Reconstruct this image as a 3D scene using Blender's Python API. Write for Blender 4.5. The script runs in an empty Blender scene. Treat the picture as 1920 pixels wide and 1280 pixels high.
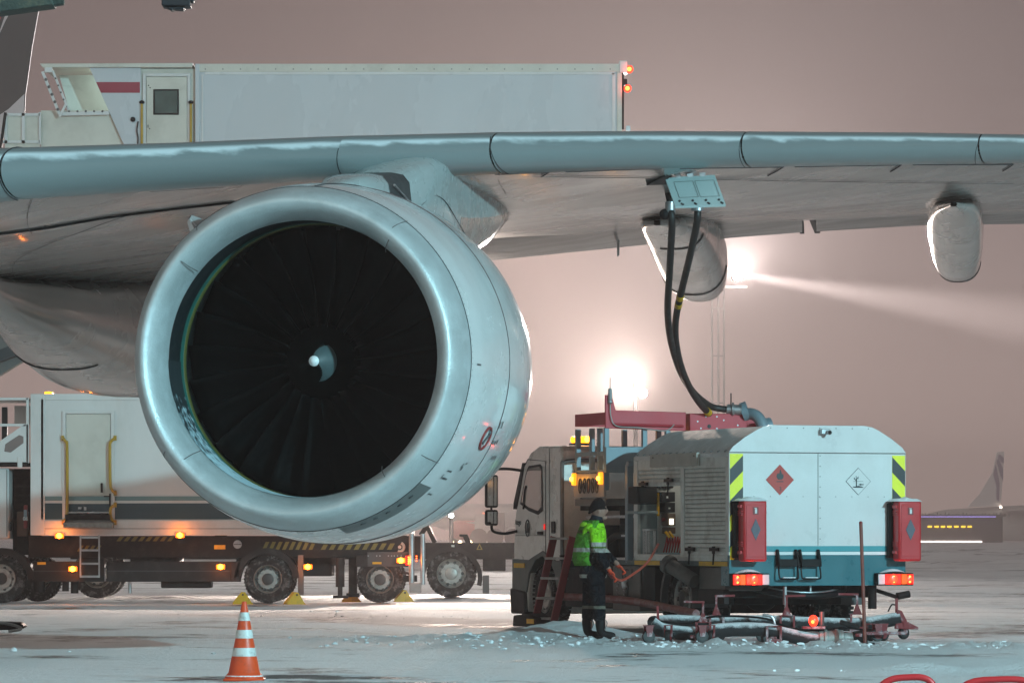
import bpy, math, random
import numpy as np
from mathutils import Vector, Matrix, Quaternion
random.seed(7)
FL1, FL2, FL3 = 230000, 150000, 6500000   # power of the two floodlights that face the camera
sc = bpy.context.scene
R = math.radians
F, CX, HY, CZ = 8000.0, 960.0, 1007.0, 1.32

# ------------------------------------------------------------------ camera
cd = bpy.data.cameras.new('camera'); cam = bpy.data.objects.new('camera', cd)
sc.collection.objects.link(cam); sc.camera = cam
cam.location = (0, 0, CZ); cam.rotation_euler = (R(90), 0, 0)
cd.sensor_width = 36; cd.lens = 36 * F / 1920; cd.shift_y = (HY - 640) / 1920
cd.clip_start = 1; cd.clip_end = 6000

# ------------------------------------------------------------------ sky glow of the city in low cloud
w = bpy.data.worlds.new('World'); sc.world = w; w.use_nodes = True
nt = w.node_tree; nt.nodes.clear()
out = nt.nodes.new('ShaderNodeOutputWorld'); bg = nt.nodes.new('ShaderNodeBackground')
tc = nt.nodes.new('ShaderNodeTexCoord'); sp = nt.nodes.new('ShaderNodeSeparateXYZ')
mr = nt.nodes.new('ShaderNodeMapRange'); cr = nt.nodes.new('ShaderNodeValToRGB')
nt.links.new(tc.outputs['Generated'], sp.inputs[0]); nt.links.new(sp.outputs['Z'], mr.inputs[0])
mr.inputs[1].default_value = -0.02; mr.inputs[2].default_value = 0.6
nt.links.new(mr.outputs[0], cr.inputs[0])
e = cr.color_ramp.elements
e[0].position = 0.0; e[0].color = (0.55, 0.42, 0.375, 1)
e[1].position = 1.0; e[1].color = (0.10, 0.085, 0.09, 1)
for p, c in ((0.06, (0.50, 0.375, 0.34, 1)), (0.13, (0.31, 0.236, 0.222, 1)), (0.185, (0.205, 0.158, 0.152, 1)), (0.25, (0.15, 0.116, 0.114, 1))):
    k = cr.color_ramp.elements.new(p); k.color = c
# sky brightened behind and left of the camera as added fill for the truck side
vm = nt.nodes.new('ShaderNodeVectorMath'); vm.operation = 'DOT_PRODUCT'; nt.links.new(tc.outputs['Generated'], vm.inputs[0]); vm.inputs[1].default_value = (-.75, -.62, .1)
m3_ = nt.nodes.new('ShaderNodeMapRange'); m3_.interpolation_type = 'SMOOTHSTEP'; nt.links.new(vm.outputs['Value'], m3_.inputs[0]); m3_.inputs[1].default_value = 0.25; m3_.inputs[2].default_value = 1.0; m3_.inputs[3].default_value = 0; m3_.inputs[4].default_value = 1
mxw = nt.nodes.new('ShaderNodeMix'); mxw.data_type = 'RGBA'; nt.links.new(m3_.outputs[0], mxw.inputs[0]); nt.links.new(cr.outputs[0], mxw.inputs[6]); mxw.inputs[7].default_value = (0.85, 0.86, 0.81, 1)
nt.links.new(mxw.outputs[2], bg.inputs[0]); nt.links.new(bg.outputs[0], out.inputs[0])
bg.inputs[1].default_value = 1.0

# ------------------------------------------------------------------ the cool apron floodlight behind the camera
sl = bpy.data.lights.new('apron_floodlight', 'SPOT'); sun = bpy.data.objects.new('apron_floodlight', sl); sc.collection.objects.link(sun)
sun.location = (36, 4, 18.5); sl.energy = 165000; sl.shadow_soft_size = 0.4; sl.color = (0.47, 0.89, 1.0); sl.spot_size = R(110); sl.spot_blend = 0.5
sun.rotation_euler = (Vector(sun.location) - Vector((0, 56, 3))).to_track_quat('Z', 'Y').to_euler()

sc.view_settings.view_transform = 'Standard'; sc.view_settings.look = 'None'
sc.view_settings.exposure = -0.15; sc.view_settings.gamma = 1
sc.render.engine = 'CYCLES'
cy = sc.cycles
cy.use_denoising = True
try: cy.denoiser = 'OPENIMAGEDENOISE'
except Exception: pass
cy.max_bounces = 6; cy.diffuse_bounces = 3; cy.glossy_bounces = 3; cy.transmission_bounces = 4
cy.volume_bounces = 1; cy.transparent_max_bounces = 8
cy.sample_clamp_indirect = 4; cy.caustics_reflective = False; cy.caustics_refractive = False

# ================================================================== helpers
COL = sc.collection
def W(px, py, D):
    return Vector(((px - CX) * D / F, D, CZ + (HY - py) * D / F))

_m = {}
def mat(name, col, rough=0.5, metal=0.0, var=0.12, vscale=3.0, bump=0.0, bscale=40.0, emit=None, es=0.0,
        coat=0.0, alpha=None, trans=0.0, dirt=None, dscale=2.0, damt=0.5, stretch=(1, 1, 1), spec=0.5):
    if name in _m: return _m[name]
    m = bpy.data.materials.new(name); m.use_nodes = True; _m[name] = m
    n = m.node_tree.nodes; l = m.node_tree.links
    b = n['Principled BSDF']
    c = (*col, 1)
    b.inputs['Base Color'].default_value = c; b.inputs['Roughness'].default_value = rough
    b.inputs['Metallic'].default_value = metal
    b.inputs['Specular IOR Level'].default_value = spec
    if coat: b.inputs['Coat Weight'].default_value = coat; b.inputs['Coat Roughness'].default_value = 0.08
    if trans: b.inputs['Transmission Weight'].default_value = trans
    if emit: b.inputs['Emission Color'].default_value = (*emit, 1); b.inputs['Emission Strength'].default_value = es
    t = n.new('ShaderNodeTexCoord'); mp = n.new('ShaderNodeMapping'); l.new(t.outputs['Object'], mp.inputs[0])
    mp.inputs['Scale'].default_value = stretch
    if var:
        nz = n.new('ShaderNodeTexNoise'); nz.inputs['Scale'].default_value = vscale; nz.inputs['Detail'].default_value = 6
        nz.inputs['Roughness'].default_value = 0.6
        l.new(mp.outputs[0], nz.inputs['Vector'])
        r = n.new('ShaderNodeMapRange'); r.inputs[1].default_value = 0.3; r.inputs[2].default_value = 0.7
        r.inputs[3].default_value = 1 - var; r.inputs[4].default_value = 1 + var * 0.6
        l.new(nz.outputs[0], r.inputs[0])
        mx = n.new('ShaderNodeMix'); mx.data_type = 'RGBA'; mx.blend_type = 'MULTIPLY'; mx.inputs[0].default_value = 1
        mx.inputs[6].default_value = c; l.new(r.outputs[0], mx.inputs[7]); last = mx.outputs[2]
        if dirt:
            nd = n.new('ShaderNodeTexNoise'); nd.inputs['Scale'].default_value = dscale; nd.inputs['Detail'].default_value = 9
            nd.inputs['Roughness'].default_value = 0.7; l.new(mp.outputs[0], nd.inputs['Vector'])
            rd = n.new('ShaderNodeMapRange'); rd.inputs[1].default_value = 0.5; rd.inputs[2].default_value = 0.66
            rd.inputs[4].default_value = damt; l.new(nd.outputs[0], rd.inputs[0])
            m2 = n.new('ShaderNodeMix'); m2.data_type = 'RGBA'; l.new(rd.outputs[0], m2.inputs[0])
            l.new(last, m2.inputs[6]); m2.inputs[7].default_value = (*dirt, 1); last = m2.outputs[2]
        l.new(last, b.inputs['Base Color'])
        rr = n.new('ShaderNodeMapRange'); rr.inputs[1].default_value = 0.3; rr.inputs[2].default_value = 0.7
        rr.inputs[3].default_value = max(0.02, rough - 0.08); rr.inputs[4].default_value = min(1, rough + 0.12)
        l.new(nz.outputs[0], rr.inputs[0]); l.new(rr.outputs[0], b.inputs['Roughness'])
    if bump:
        nb = n.new('ShaderNodeTexNoise'); nb.inputs['Scale'].default_value = bscale; nb.inputs['Detail'].default_value = 5
        l.new(mp.outputs[0], nb.inputs['Vector'])
        bp = n.new('ShaderNodeBump'); bp.inputs['Strength'].default_value = 1; bp.inputs['Distance'].default_value = bump
        l.new(nb.outputs[0], bp.inputs['Height']); l.new(bp.outputs[0], b.inputs['Normal'])
    return m

def banded(name, bands, rough=0.7, axis='Z'):
    """bands: [(start, colour)] ascending along object axis, painted stripes sewn on the cloth"""
    if name in _m: return _m[name]
    m = bpy.data.materials.new(name); m.use_nodes = True; _m[name] = m
    n = m.node_tree.nodes; l = m.node_tree.links; b = n['Principled BSDF']; b.inputs['Roughness'].default_value = rough; b.inputs['Specular IOR Level'].default_value = .08
    t = n.new('ShaderNodeTexCoord'); s = n.new('ShaderNodeSeparateXYZ'); l.new(t.outputs['Object'], s.inputs[0])
    d = n.new('ShaderNodeMath'); d.operation = 'DIVIDE'; l.new(s.outputs[axis], d.inputs[0]); d.inputs[1].default_value = 2.0
    r = n.new('ShaderNodeValToRGB'); r.color_ramp.interpolation = 'CONSTANT'; l.new(d.outputs[0], r.inputs[0])
    el = r.color_ramp.elements; el[0].position = 0; el[0].color = (*bands[0][1], 1)
    el[1].position = bands[1][0] / 2; el[1].color = (*bands[1][1], 1)
    for p, c in bands[2:]:
        k = el.new(p / 2); k.color = (*c, 1)
    l.new(r.outputs[0], b.inputs['Base Color'])
    nb = n.new('ShaderNodeTexNoise'); nb.inputs['Scale'].default_value = 9; nb.inputs['Detail'].default_value = 4; nb.inputs['Distortion'].default_value = 1.2; l.new(t.outputs['Object'], nb.inputs['Vector'])
    bp = n.new('ShaderNodeBump'); bp.inputs['Distance'].default_value = 0.14; l.new(nb.outputs[0], bp.inputs['Height']); l.new(bp.outputs[0], b.inputs['Normal'])
    return m

class MB:
    def __init__(s): s.v = []; s.f = []; s.m = []; s.mi = 0
    def add(s, vs, fs, mi=None):
        o = len(s.v); s.v += [tuple(p) for p in vs]; mi = s.mi if mi is None else mi
        for f in fs: s.f.append(tuple(i + o for i in f)); s.m.append(mi)
        return s
    def box(s, x0, x1, y0, y1, z0, z1, mi=None):
        vs = [(x, y, z) for x in (x0, x1) for y in (y0, y1) for z in (z0, z1)]
        return s.add(vs, [(0, 1, 3, 2), (4, 6, 7, 5), (0, 4, 5, 1), (2, 3, 7, 6), (0, 2, 6, 4), (1, 5, 7, 3)], mi)
    def bar(s, a, b, wd, th, up=(0, 0, 1), mi=None):
        a = Vector(a); b = Vector(b); d = (b - a).normalized(); up = Vector(up)
        x = d.cross(up)
        if x.length < 1e-4: x = d.cross(Vector((1, 0, 0)))
        x.normalize(); y = x.cross(d).normalized()
        vs = [p + x * sx * wd / 2 + y * sy * th / 2 for p in (a, b) for sx, sy in ((-1, -1), (1, -1), (1, 1), (-1, 1))]
        return s.add(vs, [(0, 3, 2, 1), (4, 5, 6, 7), (0, 1, 5, 4), (1, 2, 6, 5), (2, 3, 7, 6), (3, 0, 4, 7)], mi)
    def cyl(s, a, b, r, r2=None, n=16, mi=None, caps=True):
        return s.tube([a, b], [r, r if r2 is None else r2], n, mi, caps)
    def tube(s, pts, r, n=10, mi=None, caps=True):
        pts = [Vector(p) for p in pts]; rs = r if isinstance(r, (list, tuple)) else [r] * len(pts)
        t = [(pts[min(i + 1, len(pts) - 1)] - pts[max(i - 1, 0)]).normalized() for i in range(len(pts))]
        u = t[0].orthogonal().normalized(); vs = []
        for i, p in enumerate(pts):
            if i: u = (t[i - 1].rotation_difference(t[i]) @ u)
            u = (u - t[i] * u.dot(t[i])).normalized(); w_ = t[i].cross(u)
            for k in range(n):
                a = 2 * math.pi * k / n; vs.append(p + (u * math.cos(a) + w_ * math.sin(a)) * rs[i])
        fs = []
        for i in range(len(pts) - 1):
            for k in range(n):
                k2 = (k + 1) % n; fs.append((i * n + k, i * n + k2, (i + 1) * n + k2, (i + 1) * n + k))
        if caps: fs.append(tuple(range(n - 1, -1, -1))); fs.append(tuple((len(pts) - 1) * n + k for k in range(n)))
        return s.add(vs, fs, mi)
    def lathe(s, prof, o=(0, 0, 0), ax='Y', n=48, mi=None, fn=None, a0=0, a1=2 * math.pi):
        o = Vector(o); vs = []; full = abs(a1 - a0 - 2 * math.pi) < 1e-6; cnt = n if full else n + 1
        for t, r in prof:
            for k in range(cnt):
                a = a0 + (a1 - a0) * k / n; c, q = math.cos(a) * r, math.sin(a) * r
                vs.append(o + (Vector((c, t, q)) if ax == 'Y' else Vector((t, c, q)) if ax == 'X' else Vector((c, q, t))))
        base = len(s.v); s.v += [tuple(p) for p in vs]
        for i in range(len(prof) - 1):
            for k in range(n):
                k2 = (k + 1) % cnt
                q = (i * cnt + k, i * cnt + k2, (i + 1) * cnt + k2, (i + 1) * cnt + k)
                s.f.append(tuple(base + j for j in q))
                a = a0 + (a1 - a0) * (k + .5) / n
                s.m.append(fn((prof[i][0] + prof[i + 1][0]) / 2, a, i) if fn else (s.mi if mi is None else mi))
        return s
    def prism(s, poly, plane, d0, d1, mi=None):
        """poly 2-D; plane 'XZ' (depth along y), 'YZ' (depth along x) or 'XY' (depth along z)"""
        f3 = {'XZ': lambda p, d: (p[0], d, p[1]), 'YZ': lambda p, d: (d, p[0], p[1]), 'XY': lambda p, d: (p[0], p[1], d)}[plane]
        n = len(poly); vs = [f3(p, d0) for p in poly] + [f3(p, d1) for p in poly]
        fs = [tuple(range(n)), tuple(range(2 * n - 1, n - 1, -1))] + [(i, i + n, (i + 1) % n + n, (i + 1) % n) for i in range(n)]
        return s.add(vs, fs, mi)
    def ball(s, c, r, sc_=(1, 1, 1), n=14, m_=8, mi=None):
        c = Vector(c); vs = []; fs = []
        for i in range(m_ + 1):
            th = math.pi * i / m_
            for k in range(n):
                a = 2 * math.pi * k / n
                vs.append(c + Vector((math.sin(th) * math.cos(a) * r * sc_[0], math.sin(th) * math.sin(a) * r * sc_[1], math.cos(th) * r * sc_[2])))
        for i in range(m_):
            for k in range(n):
                k2 = (k + 1) % n; fs.append((i * n + k, (i + 1) * n + k, (i + 1) * n + k2, i * n + k2))
        return s.add(vs, fs, mi)
    def grid(s, rows, mi=None, fn=None, close=False):
        nr, nc = len(rows), len(rows[0]); base = len(s.v)
        for r_ in rows: s.v += [tuple(p) for p in r_]
        for i in range(nr - 1):
            for j in range(nc if close else nc - 1):
                j2 = (j + 1) % nc
                s.f.append((base + i * nc + j, base + i * nc + j2, base + (i + 1) * nc + j2, base + (i + 1) * nc + j))
                s.m.append(fn(i, j) if fn else (s.mi if mi is None else mi))
        return s
    def build(s, name, mats, parent=None, bevel=0.0, ang=35, seg=2, flat=False, solid=0):
        me = bpy.data.meshes.new(name); me.from_pydata(s.v, [], s.f)
        for m in (mats if isinstance(mats, (list, tuple)) else [mats]): me.materials.append(m)
        me.polygons.foreach_set('material_index', s.m)
        import bmesh
        bm = bmesh.new(); bm.from_mesh(me)
        bmesh.ops.remove_doubles(bm, verts=bm.verts, dist=1e-5)
        bmesh.ops.recalc_face_normals(bm, faces=bm.faces)
        bm.to_mesh(me); bm.free()
        if not flat:
            me.polygons.foreach_set('use_smooth', [True] * len(me.polygons))
            me.set_sharp_from_angle(angle=R(ang))
        ob = bpy.data.objects.new(name, me); COL.objects.link(ob)
        if parent: ob.parent = parent
        if solid:
            md = ob.modifiers.new('solid', 'SOLIDIFY'); md.thickness = solid; md.offset = 0
        if bevel:
            md = ob.modifiers.new('bevel', 'BEVEL'); md.width = bevel; md.segments = seg; md.limit_method = 'ANGLE'
            md.angle_limit = R(40); md.harden_normals = False
        return ob

def tag(o, label, cat, group=None, kind=None):
    if label: o['label'] = label
    if cat: o['category'] = cat
    if group: o['group'] = group
    if kind: o['kind'] = kind
    return o
def thing(name, label, cat, loc=(0, 0, 0), rz=0, group=None):
    o = bpy.data.objects.new(name, None); COL.objects.link(o); o.location = loc; o.rotation_euler = (0, 0, rz)
    return tag(o, label, cat, group)
def text(body, name, size, m, parent, loc, rot, ext=0.002, align='CENTER', sx=1.0):
    c = bpy.data.curves.new(name, 'FONT'); c.body = body; c.size = size; c.extrude = ext; c.align_x = align; c.align_y = 'CENTER'
    c.materials.append(m); o = bpy.data.objects.new(name, c); COL.objects.link(o); o.parent = parent
    o.location = loc; o.rotation_euler = rot; o.scale = (sx, 1, 1)
    me = bpy.data.meshes.new_from_object(o); m2_ = bpy.data.objects.new(name, me); COL.objects.link(m2_); m2_.parent = parent
    m2_.location = loc; m2_.rotation_euler = rot; m2_.scale = (sx, 1, 1); bpy.data.objects.remove(o); m2_.name = name; return m2_
def lamp(name, loc, power, col, parent=None, r=0.05, spot=None, aim=None, blend=0.5):
    ld = bpy.data.lights.new(name, 'SPOT' if spot else 'POINT'); ld.energy = power; ld.color = col; ld.shadow_soft_size = r
    o = bpy.data.objects.new(name, ld); COL.objects.link(o); o.location = loc
    if spot:
        ld.spot_size = spot; ld.spot_blend = blend
        o.rotation_euler = (Vector(loc) - Vector(aim)).to_track_quat('Z', 'Y').to_euler()
    if parent: o.parent = parent
    return o
def interp(tab, x):
    return float(np.interp(x, [a for a, _ in tab], [b for _, b in tab]))
def smooth_path(pts, k=8):
    pts = [Vector(p) for p in pts]; o = []
    for i in range(len(pts) - 1):
        p0, p1, p2, p3 = pts[max(i - 1, 0)], pts[i], pts[i + 1], pts[min(i + 2, len(pts) - 1)]
        for j in range(k):
            t = j / k
            o.append(0.5 * ((2 * p1) + (p2 - p0) * t + (2 * p0 - 5 * p1 + 4 * p2 - p3) * t * t + (3 * p1 - p0 - 3 * p2 + p3) * t ** 3))
    return o + [pts[-1]]

# ------------------------------------------------------------------ materials
white = mat('white_paint', (0.64, 0.645, 0.64), 0.32, var=0.05, vscale=1.2, dirt=(0.45, 0.43, 0.40), dscale=1.1, damt=0.25)
white2 = mat('loader_white', (0.66, 0.665, 0.65), 0.38, var=0.07, vscale=1.0, dirt=(0.45, 0.43, 0.39), dscale=1.3, damt=0.3, stretch=(1, 1, .4))
cream = mat('cream_paint', (0.60, 0.585, 0.52), 0.45, var=0.07, vscale=1.4, dirt=(0.35, 0.33, 0.28), dscale=1.5, damt=0.3)
truckside = mat('locker_metal', (0.60, 0.63, 0.60), 0.42, 0.1, var=0.14, vscale=4, dirt=(0.22, 0.20, 0.17), dscale=2.2, damt=0.5)
teal = mat('teal_paint', (0.004, 0.12, 0.15), 0.3, var=0.08, coat=.3)
teal_l = mat('light_teal_paint', (0.03, 0.26, 0.30), 0.35, var=0.08)
dteal = mat('dark_teal_paint', (0.012, 0.045, 0.062), 0.4, var=0.1)
gteal = mat('grey_teal_paint', (0.13, 0.25, 0.26), 0.4, var=0.1)
red = mat('red_box_plastic', (0.48, 0.015, 0.02), 0.35, var=0.08, coat=.2)
redp = mat('red_paint', (0.20, 0.015, 0.018), 0.45, var=0.15, dirt=(0.12, 0.03, 0.03), dscale=4)
black = mat('black_plastic', (0.008, 0.008, 0.009), 0.5, var=0.2, spec=.15)
rubber = mat('hose_rubber', (0.012, 0.012, 0.012), 0.5, var=0.25, vscale=9, bump=0.004, bscale=30)
darkm = mat('dark_chassis', (0.014, 0.013, 0.013), 0.6, 0.0, var=0.3, dirt=(0.06, 0.05, 0.045), dscale=5, damt=0.4, spec=.12)
skirtm = mat('grey_skirt', (0.020, 0.018, 0.018), 0.55, 0.0, var=0.2, spec=.15, dirt=(0.06, 0.053, 0.05), dscale=3, damt=.4)
steel = mat('galvanised_steel', (0.42, 0.43, 0.44), 0.35, 0.8, var=0.25, vscale=8)
blueg = mat('blue_grey_paint', (0.20, 0.27, 0.31), 0.45, 0.1, var=0.15, vscale=4)
yellow = mat('yellow_paint', (0.78, 0.42, 0.005), 0.4, var=0.1, dirt=(0.25, 0.17, 0.02), dscale=7, damt=.5)
yellowr = mat('reflective_yellow', (0.80, 0.80, 0.02), 0.35, var=0.05)
blk = mat('black_stripe', (0.02, 0.025, 0.03), 0.4, var=0.1)
handle = mat('yellow_handrail', (0.42, 0.26, 0.02), 0.45, var=0.15)
glass = mat('dark_glass', (0.03, 0.035, 0.038), 0.05, var=0.0, spec=0.8)
cabm = mat('silver_cab_paint', (0.66, 0.66, 0.62), 0.3, 0.15, var=0.1, coat=.5, dirt=(0.40, 0.38, 0.33), dscale=2.5, damt=.5)
cabg = mat('dark_green_paint', (0.03, 0.055, 0.05), 0.4, 0.1, var=0.2)
snowm = mat('snow_cap', (0.82, 0.84, 0.86), 0.75, var=0.06, vscale=9, bump=0.02, bscale=25)
amber = mat('amber_lamp_glow', (0.9, 0.3, 0.02), 0.3, var=0, emit=(1, 0.27, 0.015), es=22)
amberd = mat('amber_beacon_lit', (0.9, 0.35, 0.02), 0.3, var=0, emit=(1, 0.42, 0.01), es=3.2)
amberl = mat('amber_lens', (0.75, 0.20, 0.02), 0.25, var=0.05, emit=(1, 0.20, 0.005), es=1.3)
redl = mat('red_lens', (0.55, 0.02, 0.01), 0.25, var=0.05, emit=(1, 0.012, 0.004), es=1.1)
redg = mat('red_lamp_glow', (1, .1, .02), 0.3, var=0, emit=(1, 0.09, 0.015), es=14)
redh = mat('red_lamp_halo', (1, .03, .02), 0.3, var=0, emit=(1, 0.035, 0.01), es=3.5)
clearl = mat('clear_lens', (0.6, 0.6, 0.62), 0.2, var=0.05)
hotw = mat('floodlight_glow', (1, 1, 1), 0.3, var=0, emit=(1, 0.93, 0.86), es=150)
lithot = mat('lit_display', (1, 1, 1), 0.3, var=0, emit=(1, 0.95, 0.72), es=2.5)

# ================================================================== ground
rng = np.random.RandomState(3)
_T = {}
def vnoise(x, y, seed=0):
    if seed not in _T: _T[seed] = np.random.RandomState(seed).rand(256, 256)
    T = _T[seed]
    xi = np.floor(x).astype(int); yi = np.floor(y).astype(int); fx = x - xi; fy = y - yi
    fx = fx * fx * (3 - 2 * fx); fy = fy * fy * (3 - 2 * fy)
    g = lambda a, b: T[a % 256, b % 256]
    return (g(xi, yi) * (1 - fx) + g(xi + 1, yi) * fx) * (1 - fy) + (g(xi, yi + 1) * (1 - fx) + g(xi + 1, yi + 1) * fx) * fy
def fbm(x, y, o=4, seed=0):
    s_ = 0; a = 0.5
    for i in range(o): s_ = s_ + a * (vnoise(x * 2 ** i, y * 2 ** i, seed + i) - 0.5); a *= 0.5
    return s_
def gauss(x, y, cx, cy_, sx, sy): return np.exp(-((x - cx) / sx) ** 2 - ((y - cy_) / sy) ** 2)

def drift_and_shade(X, Y):
    d = gauss(X, Y, 4.2, 51.2, 4.2, 1.5) + .8 * gauss(X, Y, 1.2, 53.5, 1.6, 1.2) + .7 * gauss(X, Y, -.5, 56, 2.2, 1.5) + .9 * gauss(X, Y, .75, 57, 1, 1.3)
    d = d + .8 * gauss(X, Y, 9.2, 50, 2.6, 1.3) + .8 * gauss(X, Y, 6, 45.5, 2.5, 1.2) + .7 * gauss(X, Y, -3.5, 45.5, 2.5, 1.3) + .6 * gauss(X, Y, 4.5, 42.3, 1.5, .7) + .6 * gauss(X, Y, -7, 50, 3, 1.3)
    d = d + .5 * gauss(X, Y, -3, 75, 5, 4) - .5 * gauss(X, Y, -1.5, 41.0, 1.6, .5) - .3 * gauss(X, Y, -5, 56, 2.5, 3)  # last term darkens the left, putting shade into the ground colour
    return np.clip(d, -.6, 1.1)
def ground_h(X, Y):
    h = 0.07 * fbm(X / 4.0, Y / 1.6, 5, 11) + 0.02 * fbm(X * 1.8, Y * 1.2, 4, 21)
    z = gauss(X, Y, 4.2, 51.3, 4.0, 1.2) + 0.7 * gauss(X, Y, 1.2, 53.5, 1.4, 1.0) + 0.5 * gauss(X, Y, -0.5, 56, 2, 1.5)
    z = np.clip(z, 0, 1)
    lump = np.abs(fbm(X * 3.2, Y * 2.2, 4, 31)) * 0.36 + np.abs(fbm(X * 7, Y * 5, 3, 41)) * 0.24
    h = h + z * lump
    h = h + 0.20 * gauss(X, Y, 0.75, 57.2, 0.75, 1.1) + 0.07 * gauss(X, Y, -0.55, 52.6, 0.32, 0.5)
    h = h + 0.12 * gauss(X, Y, 9.2, 50, 2.2, 1.0) * (0.7 + np.abs(fbm(X * 2, Y * 2, 3, 51)) * 2)
    h = h + 0.12 * gauss(X, Y, 6.2, 46.2, 1.2, 0.5) + 0.10 * gauss(X, Y, 4.0, 42.3, 0.5, 0.4) + 0.10 * gauss(X, Y, 5.2, 42.6, 0.6, 0.4)
    h = h + 0.05 * gauss(X, Y, -6.5, 50, 3.0, 1.0) + 0.04 * gauss(X, Y, -3, 70, 4, 1.5)
    far = np.clip((Y - 150) / 60, 0, 1) * np.clip((420 - Y) / 60, 0, 1)
    h = h - 0.02
    return h + far * np.clip(np.abs(fbm(X / 9, Y / 20, 4, 61)) * 3.5 - 0.45, 0, 1.2) * 1.3 * (np.clip((X - 6) / 10, 0, 1))

gm = bpy.data.materials.new('apron_snow'); gm.use_nodes = True
n = gm.node_tree.nodes; l = gm.node_tree.links; b = n['Principled BSDF']
t = n.new('ShaderNodeTexCoord')
def nz(scale, detail, stretch, rough=.6, dist=0):
    mp = n.new('ShaderNodeMapping'); mp.inputs['Scale'].default_value = stretch; l.new(t.outputs['Object'], mp.inputs[0])
    q = n.new('ShaderNodeTexNoise'); q.inputs['Scale'].default_value = scale; q.inputs['Detail'].default_value = detail
    q.inputs['Roughness'].default_value = rough; q.inputs['Distortion'].default_value = dist; l.new(mp.outputs[0], q.inputs['Vector']); return q
n1 = nz(0.50, 9, (0.45, 0.5, 1), .68, .6); n2 = nz(2.6, 9, (0.7, 1, 1), .75); n3 = nz(22, 5, (1, 1, 1), .65)
add = n.new('ShaderNodeMath'); add.operation = 'MULTIPLY_ADD'; l.new(n2.outputs[0], add.inputs[0]); add.inputs[1].default_value = 0.45; l.new(n1.outputs[0], add.inputs[2])
at = n.new('ShaderNodeAttribute'); at.attribute_name = 'drift_and_shade'
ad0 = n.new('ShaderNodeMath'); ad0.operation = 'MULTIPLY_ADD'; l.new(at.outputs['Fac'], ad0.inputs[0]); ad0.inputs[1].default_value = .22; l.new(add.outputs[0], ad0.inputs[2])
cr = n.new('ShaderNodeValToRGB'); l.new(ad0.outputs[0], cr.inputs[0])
el = cr.color_ramp.elements
el[0].position = 0.59; el[0].color = (0.075, 0.072, 0.074, 1); el[1].position = 0.695; el[1].color = (0.84, 0.85, 0.86, 1)
k_ = el.new(0.61); k_.color = (0.13, 0.125, 0.128, 1); k_ = el.new(0.635); k_.color = (0.50, 0.50, 0.505, 1)
l.new(cr.outputs[0], b.inputs['Base Color'])
rr = n.new('ShaderNodeMapRange'); l.new(cr.outputs[0], rr.inputs[0]); rr.inputs[1].default_value = .1; rr.inputs[2].default_value = .8
rr.inputs[3].default_value = .5; rr.inputs[4].default_value = .85; l.new(rr.outputs[0], b.inputs['Roughness'])
ad2 = n.new('ShaderNodeMath'); ad2.operation = 'MULTIPLY_ADD'; l.new(n3.outputs[0], ad2.inputs[0]); ad2.inputs[1].default_value = .25; l.new(add.outputs[0], ad2.inputs[2])
bp = n.new('ShaderNodeBump'); bp.inputs['Distance'].default_value = 0.26; bp.inputs['Strength'].default_value = 1
l.new(ad2.outputs[0], bp.inputs['Height']); l.new(bp.outputs[0], b.inputs['Normal'])

def axis_pts(segs):
    o = []
    for a, b_, st in segs: o += list(np.arange(a, b_, st))
    return np.array(o + [segs[-1][1]])
gx = axis_pts([(-1100, -200, 100), (-200, -40, 8), (-40, -11, 1), (-11, 12, 0.075), (12, 45, 0.8), (45, 200, 6), (200, 1100, 100)])
gy = axis_pts([(-50, 20, 5), (20, 38, 1), (38, 62, 0.10), (62, 110, 0.4), (110, 440, 4), (440, 2400, 80)])
GX, GY = np.meshgrid(gx, gy)
GZ = ground_h(GX, GY)
nearf = np.clip((GY - 38) / 3, 0, 1)
me = bpy.data.meshes.new('ground'); nx, ny = len(gx), len(gy)
co = np.stack([GX, GY, GZ], -1).reshape(-1, 3)
ii = np.arange(nx * ny).reshape(ny, nx)
fc = np.stack([ii[:-1, :-1], ii[:-1, 1:], ii[1:, 1:], ii[1:, :-1]], -1).reshape(-1, 4)
me.from_pydata(co.tolist(), [], fc.tolist()); me.materials.append(gm)
me.polygons.foreach_set('use_smooth', [True] * len(me.polygons))
me.attributes.new('drift_and_shade', 'FLOAT', 'POINT').data.foreach_set('value', drift_and_shade(GX, GY).ravel().astype(np.float32))
go = bpy.data.objects.new('ground', me); COL.objects.link(go); tag(go, 'wind-blown snow over the dark asphalt apron', None, kind='structure')

def gz(x, y): return float(ground_h(np.array([[x]]), np.array([[y]]))[0, 0])

# ================================================================== AIRLINER
air = thing('airliner', 'huge white and grey airliner with one big engine under a snow-streaked wing', 'airliner', (-2.36, 46, 0))
AO = Vector((-2.36, 46, 0))
wingp = mat('wing_paint', (0.225, 0.22, 0.21), 0.27, 0.1, var=0.04, vscale=.8, coat=.35, dirt=(0.165, 0.16, 0.155), dscale=.9, damt=.08, stretch=(.5, 1.5, 1))
flapp = mat('flap_paint', (0.13, 0.125, 0.12), 0.35, 0.1, var=0.1, vscale=1.5, coat=.2, stretch=(.4, 2, 1))
fairp = mat('fairing_paint', (0.34, 0.33, 0.31), 0.22, 0.15, var=0.05, vscale=.9, coat=.5)
seam = mat('panel_seam', (0.03, 0.032, 0.035), 0.6, var=0)
seaml = mat('faint_seam', (0.12, 0.11, 0.11), 0.6, var=0)
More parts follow.
